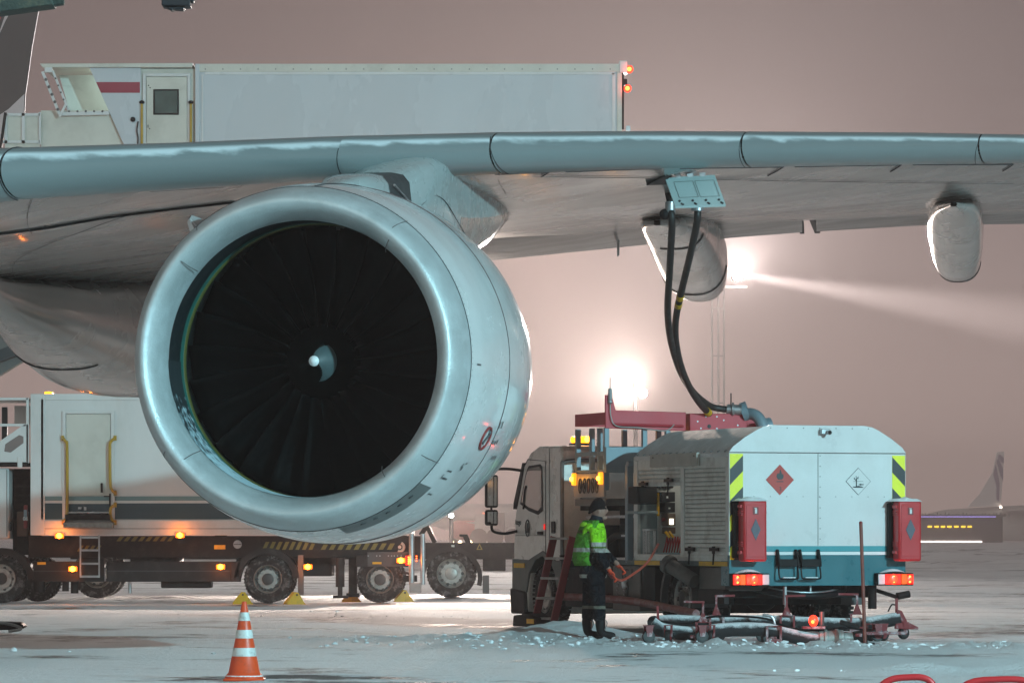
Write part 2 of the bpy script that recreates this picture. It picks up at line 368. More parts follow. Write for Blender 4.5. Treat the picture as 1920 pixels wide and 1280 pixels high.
# slat paint: snow lies along the crest in drifted streaks
slatp = bpy.data.materials.new('slat_paint'); slatp.use_nodes = True
n = slatp.node_tree.nodes; l = slatp.node_tree.links; b = n['Principled BSDF']
t = n.new('ShaderNodeTexCoord'); g_ = n.new('ShaderNodeNewGeometry'); s_ = n.new('ShaderNodeSeparateXYZ'); l.new(g_.outputs['Normal'], s_.inputs[0])
mp = n.new('ShaderNodeMapping'); mp.inputs['Scale'].default_value = (0.22, 1.3, 3.0); l.new(t.outputs['Object'], mp.inputs[0])
q = n.new('ShaderNodeTexNoise'); q.inputs['Scale'].default_value = 2.0; q.inputs['Detail'].default_value = 9; q.inputs['Roughness'].default_value = .62; l.new(mp.outputs[0], q.inputs['Vector'])
# band: normal z between .45 and .9, edges torn by the noise
ma = n.new('ShaderNodeMath'); ma.operation = 'MULTIPLY_ADD'; l.new(q.outputs[0], ma.inputs[0]); ma.inputs[1].default_value = 0.95; l.new(s_.outputs['Z'], ma.inputs[2])
r1 = n.new('ShaderNodeMapRange'); l.new(ma.outputs[0], r1.inputs[0]); r1.inputs[1].default_value = .76; r1.inputs[2].default_value = 1.02; r1.inputs[4].default_value = .8
r2 = n.new('ShaderNodeMapRange'); l.new(s_.outputs['Z'], r2.inputs[0]); r2.inputs[1].default_value = .78; r2.inputs[2].default_value = .62
mm = n.new('ShaderNodeMath'); mm.operation = 'MULTIPLY'; l.new(r1.outputs[0], mm.inputs[0]); l.new(r2.outputs[0], mm.inputs[1])
mx = n.new('ShaderNodeMix'); mx.data_type = 'RGBA'; l.new(mm.outputs[0], mx.inputs[0]); mx.inputs[6].default_value = (0.25, 0.285, 0.29, 1); mx.inputs[7].default_value = (0.62, 0.65, 0.67, 1)
l.new(mx.outputs[2], b.inputs['Base Color'])
rr = n.new('ShaderNodeMapRange'); l.new(mm.outputs[0], rr.inputs[0]); rr.inputs[3].default_value = .3; rr.inputs[4].default_value = .85; l.new(rr.outputs[0], b.inputs['Roughness'])
mt_ = n.new('ShaderNodeMath'); mt_.operation = 'MULTIPLY_ADD'; l.new(mm.outputs[0], mt_.inputs[0]); mt_.inputs[1].default_value = -.35; mt_.inputs[2].default_value = .35; l.new(mt_.outputs[0], b.inputs['Metallic'])

T_TOP = [(-500, 292), (-200, 283), (0, 277), (300, 268), (600, 256), (930, 248), (1180, 246), (1400, 247), (1700, 249), (1920, 253), (2300, 262), (3000, 280)]
T_BOT = [(-500, 410), (-200, 392), (0, 371), (300, 351), (600, 334), (930, 323), (1180, 314), (1400, 311), (1700, 306), (1920, 303), (2300, 303), (3000, 305)]
T_TE = [(-1200, 565), (0, 565), (260, 562), (700, 472), (950, 445), (1100, 439), (1230, 425), (1500, 414), (1740, 404), (1920, 401), (2300, 394), (3500, 380)]
T_FL = [(-1200, 640), (700, 505), (915, 489), (1230, 457), (1500, 436), (1740, 422), (1920, 420), (2300, 414), (3500, 404)]
SD = Vector((0.254, 0.967, 0))
def le_D(px): k = (px - CX) / F; return 52 / (1 - 1.1 * k)
def te_pt(X, D):
    c = 0; 
    for c in np.arange(4, 30, 0.02):
        x = X + .254 * c; d = D + .967 * c
        if d >= (64 - .25 * x if x < 0 else 64 + .46 * x): break
    px = CX + x * F / d
    return Vector((x, d, CZ + (HY - interp(T_TE, px)) * d / F)), px
def station(px):
    D = le_D(px); X = (px - CX) / F * D
    zt = CZ + (HY - interp(T_TOP, px)) * (D + .55) / F; zb = CZ + (HY - interp(T_BOT, px)) * (D + .35) / F
    te, tpx = te_pt(X, D)
    P = lambda a, z: Vector((X, D, 0)) + SD * a + Vector((0, 0, z))
    zc = (zt + zb) / 2; hz = (zt - zb) / 2
    nose = []
    for k in range(15):   # from crest round the nose to the lower lip
        a = math.pi / 2 - math.pi * k / 14
        nose.append(P(0.62 - 0.62 * math.cos(a), zc + hz * math.sin(a)))
    return dict(X=X, D=D, te=te, nose=nose, zt=zt, zb=zb, P=P, px=px)
_uc = {}
def up_rows(px):
    px = round(float(px), 2)
    if px not in _uc: _uc[px] = up_rows0(px)
    return _uc[px]
def up_rows0(px):
    s = station(px); te = s['te']; C = (te - Vector((s['X'], s['D'], 0))).dot(SD)
    upper = []
    for f in (1, .85, .7, .55, .4, .28, .18, .1):
        a = .62 + (C - .62) * f
        z = s['zt'] + .03 * (a - .62) * (1 - f) * 1.2; z = z * (1 - f ** 3) + (te.z + .06) * f ** 3
        upper.append(s['P'](a, z))
    lower = []
    for f in (0.0, .04, .1, .2, .35, .5, .65, .8, .92, 1):
        a = .62 + (C - .62) * f
        z = s['zb'] * (1 - f) + te.z * f - 0.28 * math.sin(math.pi * f) * min(1, C / 14) * (0.6)
        lower.append(s['P'](a, z + (0.012 if f == 0 else 0)))
    return upper, s['nose'], lower, te
PXS = [-2400, -2000, -1600, -1300, -1000, -700, -500, -350, -200, -100, 0, 100, 200, 300, 400, 500, 600, 700, 800, 915, 1020, 1120, 1230, 1300, 1390, 1500, 1600, 1700, 1830, 1920, 2050, 2200, 2400, 2700, 3000]
ST = [up_rows(p) for p in PXS]
wm = MB().grid([[p - AO for p in (u + [nn[0]])] for u, nn, lo, te in ST]).grid([[p - AO for p in lo] for u, nn, lo, te in ST])
wm.v = wm.v
for e_ in (0, -1):
    u, nn, lo, te = ST[e_]; loop = [p - AO for p in u + nn + lo]; wm.add(loop, [tuple(range(len(loop)))])
wing = wm.build('wing', wingp, air, ang=30)
def slat(p0, p1):
    pp = [p0] + [p for p in PXS if p0 + 20 < p < p1 - 20] + [p1]
    rows = [[q - AO for q in station(p)['nose']] for p in pp]
    return MB().grid(rows).build('slat', slatp, air, ang=60)
for a, b_ in ((-2400, -1.5), (1.5, 634), (634, 917), (920, 1388), (1391, 1833), (1836, 2400), (2403, 3000)): slat(a, b_)

def under_pt(px, f, off=0.012):
    """a point on the wing underside: f runs from the slat edge (0) to the trailing edge (1)"""
    u, nn, lo, te = up_rows(px); fs = (0.0, .04, .1, .2, .35, .5, .65, .8, .92, 1)
    x = float(np.interp(f, fs, range(10))); i = min(int(x), 8); p = lo[i].lerp(lo[i + 1], x - i); return p - AO - Vector((0, 0, off))
def under_px(px, py):
    """the point of the underside that stands at a given bearing"""
    best = None
    for q in np.arange(round((px - 1300) / 12) * 12, px + 30, 12):
        for f in np.arange(0, 1.01, .04):
            p = under_pt(q, f) + AO; x = CX + p.x * F / p.y; y = HY - (p.z - CZ) * F / p.y
            e_ = (x - px) ** 2 + (y - py) ** 2
            if best is None or e_ < best[0]: best = (e_, q, f)
    _, q0, f0 = best
    for q in np.arange(q0 - 12, q0 + 12, 2):
        for f in np.arange(max(0, f0 - .04), min(1, f0 + .04), .006):
            p = under_pt(q, f) + AO; x = CX + p.x * F / p.y; y = HY - (p.z - CZ) * F / p.y
            e_ = (x - px) ** 2 + (y - py) ** 2
            if e_ < best[0]: best = (e_, q, f)
    return best[1], best[2]
# seams on the slats and the underside
def seam_nose(px, slant=0, k0=2, k1=14, r=.012):
    pts = []
    for k in range(k0, k1 + 1):
        s = station(px + slant * (k - k0) / (k1 - k0)); c = s['nose'][k]; ctr = s['P'](.62, (s['zt'] + s['zb']) / 2)
        pts.append(c + (c - ctr).normalized() * .004 - AO)
    return pts
sm = MB()
for px, sl_, k0, r_ in ((2, -8, 0, .007), (634, -12, 6, .006), (915, 16, 4, .006), (1390, -10, 3, .005), (1835, -18, 6, .005)):
    sm.tube(seam_nose(px, sl_, k0), r_, 6)
sm.build('slat_gap', seam, air)
sm = MB()
def useam(a, b_, r=.009, N=10):
    (q0, f0), (q1, f1) = under_px(*a), under_px(*b_)
    sm.tube([under_pt(q0 + (q1 - q0) * i / N, f0 + (f1 - f0) * i / N) for i in range(N + 1)], r, 5)
for a, b_ in (((928, 325), (1030, 322)), ((1030, 322), (1015, 332)), ((1060, 320), (1240, 316)), ((1275, 314), (1470, 310)), ((1470, 310), (1440, 330)),
              ((1490, 309), (1690, 308)), ((1690, 308), (1670, 322)), ((1712, 308), (1900, 308)), ((1900, 308), (1880, 322))):
    useam(a, b_)
sm.build('panel_joint', seam, air)
sm = MB(); useam((-5, 440), (440, 380), .013); sm.build('panel_joint', seam, air)
sm = MB()
for a, b_ in (((30, 520), (250, 400)), ((60, 350), (60, 438)), ((935, 340), (950, 366)), ((1000, 330), (1900, 345)), ((280, 360), (420, 352))):
    useam(a, b_, .004)
sm.build('panel_joint', seaml, air)
# flaps under the trailing edge
def flap(p0, p1, dy=0):
    rows = []
    for i in range(13):
        px = p0 + (p1 - p0) * i / 12
        y0 = interp(T_TE, px); k = (px - CX) / F
        D = 64 / (1 + .25 * k) if k < 0 else 64 / (1 - .46 * k)
        a = W(px, y0 - 2, D); y1 = interp(T_FL, px) + dy; c = W(px, y1, D + 2.0)
        mid = a.lerp(c, .35) - Vector((0, 0, .05))
        rows.append([q - AO for q in (a + Vector((0, 0, .25)), a, mid, c, c + Vector((0, 0, .05)), mid + Vector((0, .2, .28)), a + Vector((0, 0.1, .3)))])
    m_ = MB().grid(rows)
    for r_ in (rows[0], rows[-1]): m_.add(r_, [tuple(range(7))])
    return m_.build('flap', flapp, air, ang=30)
for a, b_, dy in ((-900, 690, 0), (700, 1227, 0), (1229, 1504, 0), (1531, 1742, 0), (1744, 2300, 0), (2310, 3400, 0)): flap(a, b_, dy)
MB().prism([(0, 0), (.035, .02), (.04, .30), (.0, .32)], 'XZ', 0, .1).build('drain_mast', steel, air).location = W(1157, 481, 65.6) - AO
# flap between the gap: actuator strips
MB().bar(W(1502, 407, 67.9) - AO, W(1504, 433, 68.5) - AO, .07, .1).bar(W(1522, 405, 67.9) - AO, W(1533, 432, 68.8) - AO, .09, .1).build('flap_track', seam, air)

# flap track fairings: canoe shaped pods lofted along the flow
def pod(sects, mats, name='flap_fairing', fn=None):
    rows = []
    cs = smooth_path([q[0] for q in sects], 5); k_ = np.linspace(0, len(sects) - 1, len(cs))
    def cm(col):
        v = [Vector((q[col], 0, 0)) for q in sects]; return [max(.005, p.x) for p in smooth_path(v, 5)]
    sects = list(zip(cs, cm(1), cm(2), cm(3)))
    for (c, rx, rt, rb) in sects:
        row = []
        for k in range(28):
            a = 2 * math.pi * k / 28; ca, sa = math.cos(a), math.sin(a); e_ = .8
            x = math.copysign(abs(ca) ** e_, ca) * rx; z = math.copysign(abs(sa) ** e_, sa) * (rt if sa > 0 else rb)
            row.append(c - AO + Vector((x * .967, -x * .254, z)))
        rows.append(row)
    m_ = MB().grid(rows, close=True, fn=fn)
    return m_.build(name, mats, air, ang=60)
def pod_seam(c, rx, rb, a0=190, a1=350):
    pts = []
    for a in np.linspace(R(a0), R(a1), 24):
        ca, sa = math.cos(a), math.sin(a); x = math.copysign(abs(ca) ** .8, ca) * (rx + .006); z = math.copysign(abs(sa) ** .8, sa) * (rb + .006)
        pts.append(c - AO + Vector((x * .967, -x * .254, z)))
    MB().tube(pts, .010, 6).build('fairing_joint', seam, air)
pod_seam(W(1300, 480, 66.5), .53, .60); pod_seam(W(1797, 478, 70.5), .37, .44); pod_seam(W(1262, 428, 62), .45, .30, 250, 350); pod_seam(W(122, 615, 60), .85, .58, 200, 300); pod_seam(W(240, 637, 63.05), 1.1, .83, 180, 330)
pod([(W(1232, 418, 60), .05, .05, .04), (W(1240, 418, 60.6), .30, .1, .12), (W(1262, 428, 62), .45, .3, .30), (W(1285, 455, 64.5), .53, .5, .50), (W(1300, 480, 66.5), .53, .55, .60),
     (W(1311, 505, 68.5), .46, .45, .52), (W(1320, 525, 70), .30, .3, .33), (W(1326, 536, 70.9), .10, .1, .12), (W(1327, 537, 71.1), .01, .01, .01)], fairp)
pod([(W(1788, 384, 62), .05, .04, .03), (W(1789, 390, 63), .28, .1, .14), (W(1790, 400, 64.5), .40, .3, .30), (W(1792, 425, 67), .44, .4, .50), (W(1794, 450, 69), .42, .4, .60),
     (W(1797, 478, 70.5), .37, .4, .44), (W(1799, 498, 71.4), .26, .3, .22), (W(1800, 505, 71.8), .08, .1, .08), (W(1800, 506, 71.9), .01, .01, .01)], fairp)
# big inboard pod whose nose points out to the left
pod([(W(-60, 500, 54), .05, .05, .05), (W(-5, 562, 56), .21, .3, .17), (W(62, 592, 58), .57, .5, .40), (W(122, 615, 60), .85, .7, .58), (W(190, 630, 62), 1.07, .9, .81), (W(262, 640, 63.5), 1.1, .9, .83),
     (W(335, 640, 65), .9, .8, .7), (W(400, 635, 66.5), .5, .5, .45), (W(440, 630, 67.5), .05, .05, .05)], fairp)
# landing gear door and far inboard flap beyond the pod
m_ = MB(); a_, b_, c_, d_ = W(-160, 590, 74), W(40, 600, 74), W(78, 655, 74), W(-160, 800, 74)
m_.add([p - AO + Vector((0, o, 0)) for o in (0, .3) for p in (a_, b_, c_, d_)], [(0, 1, 2, 3), (7, 6, 5, 4), (0, 4, 5, 1), (1, 5, 6, 2), (2, 6, 7, 3), (3, 7, 4, 0)]).build('gear_door', flapp, air)
m_ = MB().bar(W(-60, 690, 73.6) - AO, W(50, 648, 73.6) - AO, .12, .2).build('gear_door_edge', seam, air)
# dark spanwise joint between wing and inboard flap
m_ = MB().tube([W(px, py, D) - AO for px, py, D in ((-80, 548, 59), (0, 553, 59.5), (60, 561, 60.5), (140, 567, 62), (200, 568, 63), (250, 566, 64), (300, 560, 65))], [.03, .035, .04, .05, .05, .05, .05], 8)
m_.build('flap_joint', seam, air)

# tail fin far behind
finb = mat('fin_brown', (0.052, 0.040, 0.042), 0.35, var=0.06, coat=.3); finw = mat('fin_white', (0.5, 0.42, 0.42), 0.4, var=.05); finr = mat('fin_red', (0.42, .04, .04), .4, var=.05)
D_ = 105
fp = lambda px, py: (W(px, py, D_) - AO)
def fin(name, pts, m, th=.5, off=0):
    v = [fp(*p) for p in pts]
    nn = len(v); MB().add([p + Vector((0, o, 0)) for o in (-off, th) for p in v], [tuple(range(nn)), tuple(range(2 * nn - 1, nn - 1, -1))] + [(i, (i + 1) % nn, (i + 1) % nn + nn, i + nn) for i in range(nn)]).build(name, m, air)
fin('tail_fin', [(-160, 240), (-60, -20), (40, -260), (122, -260), (75, 5), (60, 90), (48, 178), (44, 260)], finb, .08)
fin('fin_stripe', [(-60, 260), (-10, 222), (16, 205), (46, 176.5), (43.5, 260)], finw, .07, .02)
fin('fin_stripe', [(-50, 130), (0, 58), (8, 34), (14, 22), (21, 20), (10, 40), (0, 62), (-50, 160)], finw, .3, .02)
fin('fin_stripe', [(-60, 110), (0, 38), (5, 24), (4, -20), (-60, -20)], finr, .3, .03)

# fuselage slice outside the picture edge keeps the wing attached
# ------------------------------------------------------------------ engine
EN = Vector((0, 0, 3.26))
cowlp = mat('cowl_paint', (0.68, 0.70, 0.70), 0.22, 0.0, var=0.05, vscale=1.0, coat=.6, dirt=(0.5, 0.51, 0.50), dscale=1.2, damt=.3)
lipm = mat('frosted_lip_metal', (0.50, 0.55, 0.56), 0.42, 0.35, var=0.16, vscale=2.2, dirt=(0.66, 0.72, 0.74), dscale=1.6, damt=.6, bump=.004, bscale=45)
inner = mat('inlet_liner', (0.20, 0.28, 0.30), 0.6, 0.0, var=0.15, vscale=3)
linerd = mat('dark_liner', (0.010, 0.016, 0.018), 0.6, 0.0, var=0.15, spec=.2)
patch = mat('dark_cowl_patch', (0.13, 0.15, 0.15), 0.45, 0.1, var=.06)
fangr = mat('fan_case_green', (0.01, 0.12, 0.10), 0.5, var=.1); fanyl = mat('fan_case_yellow', (0.075, 0.075, 0.015), 0.5, var=.15)
fanbl = mat('fan_blade', (0.001, 0.0016, 0.0018), 0.6, 0.0, var=0.1, spec=.035)
eng = thing('engine', None, None); del_keys = [k for k in ('label', 'category') if k in eng]
eng.parent = air; eng.location = EN; eng.rotation_euler = (0, 0, -R(10.5))
outer = [(0.0, 1.70), (0.02, 1.728), (0.06, 1.762), (0.13, 1.797), (0.23, 1.83), (0.36, 1.862), (0.42, 1.872)]
outer2 = [(0.42, 1.873), (0.8, 1.935), (1.2, 1.975), (1.7, 2.005), (2.3, 2.02), (2.8, 2.015), (3.5, 1.96), (4.2, 1.86), (4.8, 1.70), (4.82, 1.62), (4.3, 1.64)]
innerp = [(0.0, 1.70), (0.005, 1.672), (0.04, 1.628), (0.12, 1.58), (0.25, 1.535), (0.38, 1.515), (0.46, 1.509)]
inner2 = [(0.46, 1.507), (0.6, 1.504), (0.8, 1.507), (0.98, 1.518)]
lip = MB().lathe(innerp[::-1] + outer[1:], n=128).build('inlet_lip', lipm, eng, ang=60)
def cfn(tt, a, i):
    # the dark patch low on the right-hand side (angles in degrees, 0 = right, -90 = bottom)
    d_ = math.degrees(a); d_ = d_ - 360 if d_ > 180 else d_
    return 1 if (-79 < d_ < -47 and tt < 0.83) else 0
dense = [(x, float(np.interp(x, [p[0] for p in outer2[:9]], [p[1] for p in outer2[:9]]))) for x in np.linspace(.42, 1.2, 10)]
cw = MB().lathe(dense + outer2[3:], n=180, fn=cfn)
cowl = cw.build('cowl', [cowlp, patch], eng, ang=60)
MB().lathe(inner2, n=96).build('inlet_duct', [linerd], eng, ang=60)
# frost left on the lower left of the duct
fr = MB().lathe([(0.44, 1.505), (0.6, 1.500), (0.8, 1.501), (0.97, 1.507)], n=80, a0=R(180), a1=R(345))
frm = bpy.data.materials.new('duct_frost'); frm.use_nodes = True; n = frm.node_tree.nodes; l = frm.node_tree.links; b = n['Principled BSDF']
t = n.new('ShaderNodeTexCoord'); q = n.new('ShaderNodeTexNoise'); q.inputs['Scale'].default_value = 12; q.inputs['Detail'].default_value = 6; l.new(t.outputs['Object'], q.inputs['Vector'])
s_ = n.new('ShaderNodeSeparateXYZ'); l.new(t.outputs['Object'], s_.inputs[0])
m1 = n.new('ShaderNodeMath'); m1.operation = 'MULTIPLY_ADD'; l.new(s_.outputs['Z'], m1.inputs[0]); m1.inputs[1].default_value = -.42; l.new(q.outputs[0], m1.inputs[2])
r1 = n.new('ShaderNodeMapRange'); l.new(m1.outputs[0], r1.inputs[0]); r1.inputs[1].default_value = .74; r1.inputs[2].default_value = .98
mx = n.new('ShaderNodeMix'); mx.data_type = 'RGBA'; l.new(r1.outputs[0], mx.inputs[0]); mx.inputs[6].default_value = (0.012, 0.02, 0.023, 1); mx.inputs[7].default_value = (0.45, 0.6, 0.65, 1)
l.new(mx.outputs[2], b.inputs['Base Color']); b.inputs['Roughness'].default_value = .7
fr.build('duct_frost', frm, eng, ang=60)
MB().lathe([(.98, 1.518), (1.0, 1.524), (1.14, 1.524)], n=96).build('fan_case', fangr, eng, ang=60)
MB().lathe([(1.14, 1.524), (1.15, 1.512), (1.22, 1.512)], n=96).build('fan_case_band', fanyl, eng, ang=60)
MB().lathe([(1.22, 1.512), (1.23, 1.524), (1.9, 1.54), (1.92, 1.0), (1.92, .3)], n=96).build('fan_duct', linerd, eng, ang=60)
fb = MB()
for k in range(24):
    a = 2 * math.pi * k / 24; rows = []
    for i in range(8):
        r_ = .40 + (1.502 - .40) * i / 7; tw = R(28 + 34 * i / 7); ch = .36 + .12 * math.sin(math.pi * i / 7 * .8); sweep = .10 * math.sin(math.pi * i / 7 * 1.2) 
        rr_ = []
        for j in range(5):
            u_ = (j / 4 - .5) * ch; cam_ = .05 * (1 - (2 * j / 4 - 1) ** 2)
            yy = 1.38 + sweep + u_ * math.cos(tw) + cam_ * math.sin(tw); tt = u_ * math.sin(tw) - cam_ * math.cos(tw)
            aa = a + tt / r_; rr_.append((r_ * math.cos(aa), yy, r_ * math.sin(aa)))
        rows.append(rr_)
    fb.grid(rows)
fb.build('fan', fanbl, eng, ang=50, solid=.012)
def spf(tt, a, i):
    d_ = math.degrees(a) % 360
    if tt < .984: return 1
    q_ = (tt - .984) / .16
    return 2 if q_ < 1 and (d_ > 325 - 50 * q_ or d_ < 95 - 40 * q_) else 0
spn = [(0.948, .001), (.952, .02), (.960, .034), (.974, .050), (.985, .058)] + [(.985 + .44 * x / 44, .058 + .37 * (x / 44) ** .8) for x in range(1, 45)]
MB().lathe(spn, n=180, fn=spf).build('spinner', [fanbl, mat('spinner_white', (0.75, 0.8, 0.82), .4, var=0), mat('spinner_swirl', (0.05, 0.08, 0.085), .5, var=.2)], eng, ang=60)
MB().lathe([(4.3, 1.02), (4.75, .98), (5.4, .80), (6.0, .62), (5.9, .58), (5.5, .5), (6.9, .05)], n=48).build('exhaust_cone', mat('exhaust_metal', (.25, .23, .21), .35, .8), eng)
# chine, seams, markings
def onc(tt, deg, off=0.004):
    P = outer + outer2[1:9]; r_ = float(np.interp(tt, [p[0] for p in P], [p[1] for p in P])) + off; a = R(deg)
    return Vector((r_ * math.cos(a), tt, r_ * math.sin(a)))
MB().add([onc(.55, 131, -.01), onc(1.1, 131, -.01), onc(1.6, 131, -.01), onc(1.5, 131, .16), onc(1.1, 131, .2), onc(.75, 131, .13),
          onc(.55, 133, -.01), onc(1.1, 133, -.01), onc(1.6, 133, -.01), onc(1.5, 132, .16), onc(1.1, 132, .2), onc(.75, 132, .13)],
         [(0, 1, 2, 3, 4, 5), (11, 10, 9, 8, 7, 6), (2, 8, 9, 3), (3, 9, 10, 4), (4, 10, 11, 5), (5, 11, 6, 0)]).build('chine', cowlp, eng)
s1 = MB(); s1.tube([onc(1.95, d_) for d_ in range(-100, 101, 4)], .005, 5); s1.build('cowl_joint', mat('red_brown_line', (.10, .06, .06), .6, var=0), eng)
s1 = MB(); s1.tube([onc(.425, d_, .002) for d_ in range(-180, 181, 3)], .006, 5); s1.tube([onc(x, 86 - 4 * (x - .5)) for x in np.linspace(.48, 1.9, 8)], .007, 5)
s1.build('cowl_joint', seam, eng)
s1 = MB()
for d_ in (128, 215, 52, -37): s1.tube([onc(x, d_) for x in (0.05, .15, .3, .47)], .0045, 5)
for d_ in (50, -52, 222, 140): s1.tube([Vector((r_ * math.cos(R(d_)), x, r_ * math.sin(R(d_)))) for x, r_ in ((.02, 1.635), (.06, 1.59), (.14, 1.54), (.3, 1.488))], .005, 5)
s1.build('lip_joint', seaml, eng)
rv = MB()
for d_ in range(-100, 120, 2): rv.ball(onc(.47, d_, .0), .005, n=5, m_=3)
rv.build('rivet_row', seam, eng)
hl = MB()
for k in range(5):
    c = onc(.60, -52 - 4.6 * k); r_ = (c - Vector((0, c.y, 0))).normalized(); hl.cyl(c - r_ * .01, c + r_ * .004, .03, n=10)
hl.build('drain_hole', seam, eng)
def sticker(tt, deg, wd, ht, m, name='marking', rot=0):
    MB().grid([[onc(tt + wd * (i / 3 - .5), deg + math.degrees(ht / 2) * (j / 3 - .5), .006) for j in range(4)] for i in range(4)]).build(name, m, eng)
ink = mat('marking_ink', (0.07, 0.07, 0.075), .5, var=0)
for tt, dg, wd, ht in ((.95, -38.5, .16, .02), (.85, -41, .02, .07), (.98, -41.5, .18, .025), (1.0, -48.5, .15, .02), (1.25, -35.5, .03, .06), (1.3, -36.5, .05, .05), (1.36, -34.5, .05, .02),
                       (1.98, -20.0, .04, .08), (2.1, -19.8, .04, .08), (2.0, -26.0, .05, .05), (2.1, -26.0, .05, .05), (2.2, -25.5, .05, .05), (2.35, -31, .04, .05), (2.45, -31, .04, .05), (2.55, -31, .04, .05), (.66, -2, .12, .02)):
    sticker(tt, dg, wd, ht, ink)
# red ring warning roundel with a barred figure
c0 = (1.55, -25.0)
rg = MB(); rg.tube([onc(c0[0] + .15 * math.cos(a_), c0[1] + 3.7 * math.sin(a_), .008) for a_ in np.linspace(0, 2 * math.pi, 25)], .016, 6); rg.build('warning_roundel', mat('roundel_red', (.25, .03, .03), .5, var=0), eng)
rg = MB(); rg.tube([onc(c0[0] + .06, c0[1] + 1.2, .008), onc(c0[0], c0[1] - .2, .008), onc(c0[0] - .05, c0[1] - 1.8, .008)], .02, 6); rg.ball(onc(c0[0] + .05, c0[1] + 2.1, .005), .03, n=8, m_=5)
rg.build('warning_figure', ink, eng)
wh = MB(); 
sticker(c0[0], c0[1], .2, .16, white, 'roundel_field')

# ------------------------------------------------------------------ pylon
pyl = thing('pylon', None, None); pyl.parent = air; pyl.location = EN + Vector((0.0, 0, 0)); pyl.rotation_euler = (0, 0, -R(11.5))
pw = mat('pylon_paint', (0.38, 0.43, 0.43), .26, .1, var=.04, coat=.4); pd = mat('pylon_dark', (0.045, 0.05, 0.052), .4, .2, var=.15); pm = mat('polished_metal', (0.62, 0.58, 0.54), .24, .75, var=.1, vscale=3)
secs = [  # t, z_top, z_bot, half width top, mid, bottom
    (1.75, 1.98, 1.5, .05, .05, .05), (2.0, 2.06, 1.5, .22, .26, .3), (2.4, 2.16, 1.5, .36, .42, .45), (2.9, 2.22, 1.4, .42, .48, .5), (3.0, 2.22, 1.4, .42, .48, .5), (3.5, 2.26, 1.4, .42, .48, .5), (4.0, 2.32, 1.4, .42, .48, .5),
    (4.05, 2.34, 1.3, .44, .48, .5), (4.6, 2.52, 1.3, .55, .52, .48), (5.2, 2.62, 1.3, .58, .54, .45), (6.0, 2.62, 1.3, .58, .54, .42), (7.0, 2.62, 1.40, .54, .50, .34), (8.0, 2.62, 1.55, .50, .46, .28), (9.0, 2.64, 1.72, .46, .42, .22), (10.2, 2.66, 1.95, .36, .30, .14), (11.6, 2.68, 2.35, .12, .08, .02)]
cols = [[p.x for p in smooth_path([Vector((q[c], 0, 0)) for q in secs], 4)] for c in range(6)]
secs = list(zip(*cols))
rows = []
for t_, zt, zb, a_, b_, c_ in secs:
    zm = (zt + zb) / 2; half = [(c_ * .4, zb), (c_, zb + .12), (b_ * .97, zb + .38 * (zt - zb)), (b_, zm), (a_, zt - .12), (a_ * .8, zt - .03), (a_ * .4, zt)]
    half = [(x * .86, z) for x, z in half]
    rows.append([Vector((x, t_, z)) for x, z in half] + [Vector((-x, t_, z)) for x, z in half[::-1]])
m_ = MB().grid(rows, close=True, fn=lambda i, j: 1 if 15 <= i <= 24 else (2 if (i >= 42 and j in (0, 1, 2, 13, 12, 11)) else 0))
m_.build('pylon_skin', [pw, pd, pm], pyl, ang=75)
m_ = MB(); m_.bar((.40, 3.1, 2.1), (.40, 3.95, 1.95), .02, .02); m_.build('pylon_strip', steel, pyl)
m_ = MB(); m_.tube(smooth_path([(.425, 4.2, 1.9), (.46, 4.8, 2.1), (.48, 5.4, 2.1), (.475, 6.2, 1.9), (.45, 7.0, 1.7)], 6), .006, 5); m_.build('pylon_joint', seam, pyl)

# ------------------------------------------------------------------ open refuelling hatch under the wing
ht = thing('refuel_hatch', None, None); ht.parent = air
hatchp = mat('hatch_paint', (0.45, 0.56, 0.56), .4, .1, var=.06)
HD = 55.3
c4 = [W(1247, 333, HD), W(1340, 328, HD), W(1361, 384, HD - .6), W(1266, 387, HD - .6)]
nrm = (c4[1] - c4[0]).cross(c4[3] - c4[0]).normalized()
m_ = MB(); m_.add([p - AO for p in c4] + [p - AO + nrm * .03 for p in c4], [(0, 1, 2, 3), (7, 6, 5, 4), (0, 4, 5, 1), (1, 5, 6, 2), (2, 6, 7, 3), (3, 7, 4, 0)]); m_.build('hatch_door', hatchp, ht)
def hp(u, v_): return c4[0].lerp(c4[1], u).lerp(c4[3].lerp(c4[2], u), v_) - AO - (nrm * .006 if nrm.y > 0 else -nrm * .036)
m_ = MB()
for (u0, v0, u1, v1) in ((.14, .18, .52, .72), (.56, .18, .94, .72)):
    q = [hp(u0, v0), hp(u1, v0), hp(u1, v1), hp(u0, v1)]
    for i in range(4): m_.bar(q[i], q[(i + 1) % 4], .003, .003)
for u in (.12, .38, .64, .90):
    m_.ball(hp(u, .84), .018, n=6, m_=4); m_.bar(hp(u + .02, .92), hp(u + .05, .97), .02, .02)
m_.build('hatch_latch', seam, ht)
m_ = MB()
for u in (.2, .45, .7): m_.bar(hp(u, -.02), hp(u + .12, -.02), .05, .05)
m_.build('hatch_hinge', steel, ht)
pp = [W(1212, 348, HD + .1), W(1247, 329, HD - .2), W(1262, 346, HD + .2)]
MB().add([p - AO for p in pp] + [p - AO + Vector((0, .2, .3)) for p in pp], [(0, 1, 2), (5, 4, 3), (0, 3, 4, 1), (1, 4, 5, 2), (2, 5, 3, 0)]).build('hatch_opening', seam, ht)

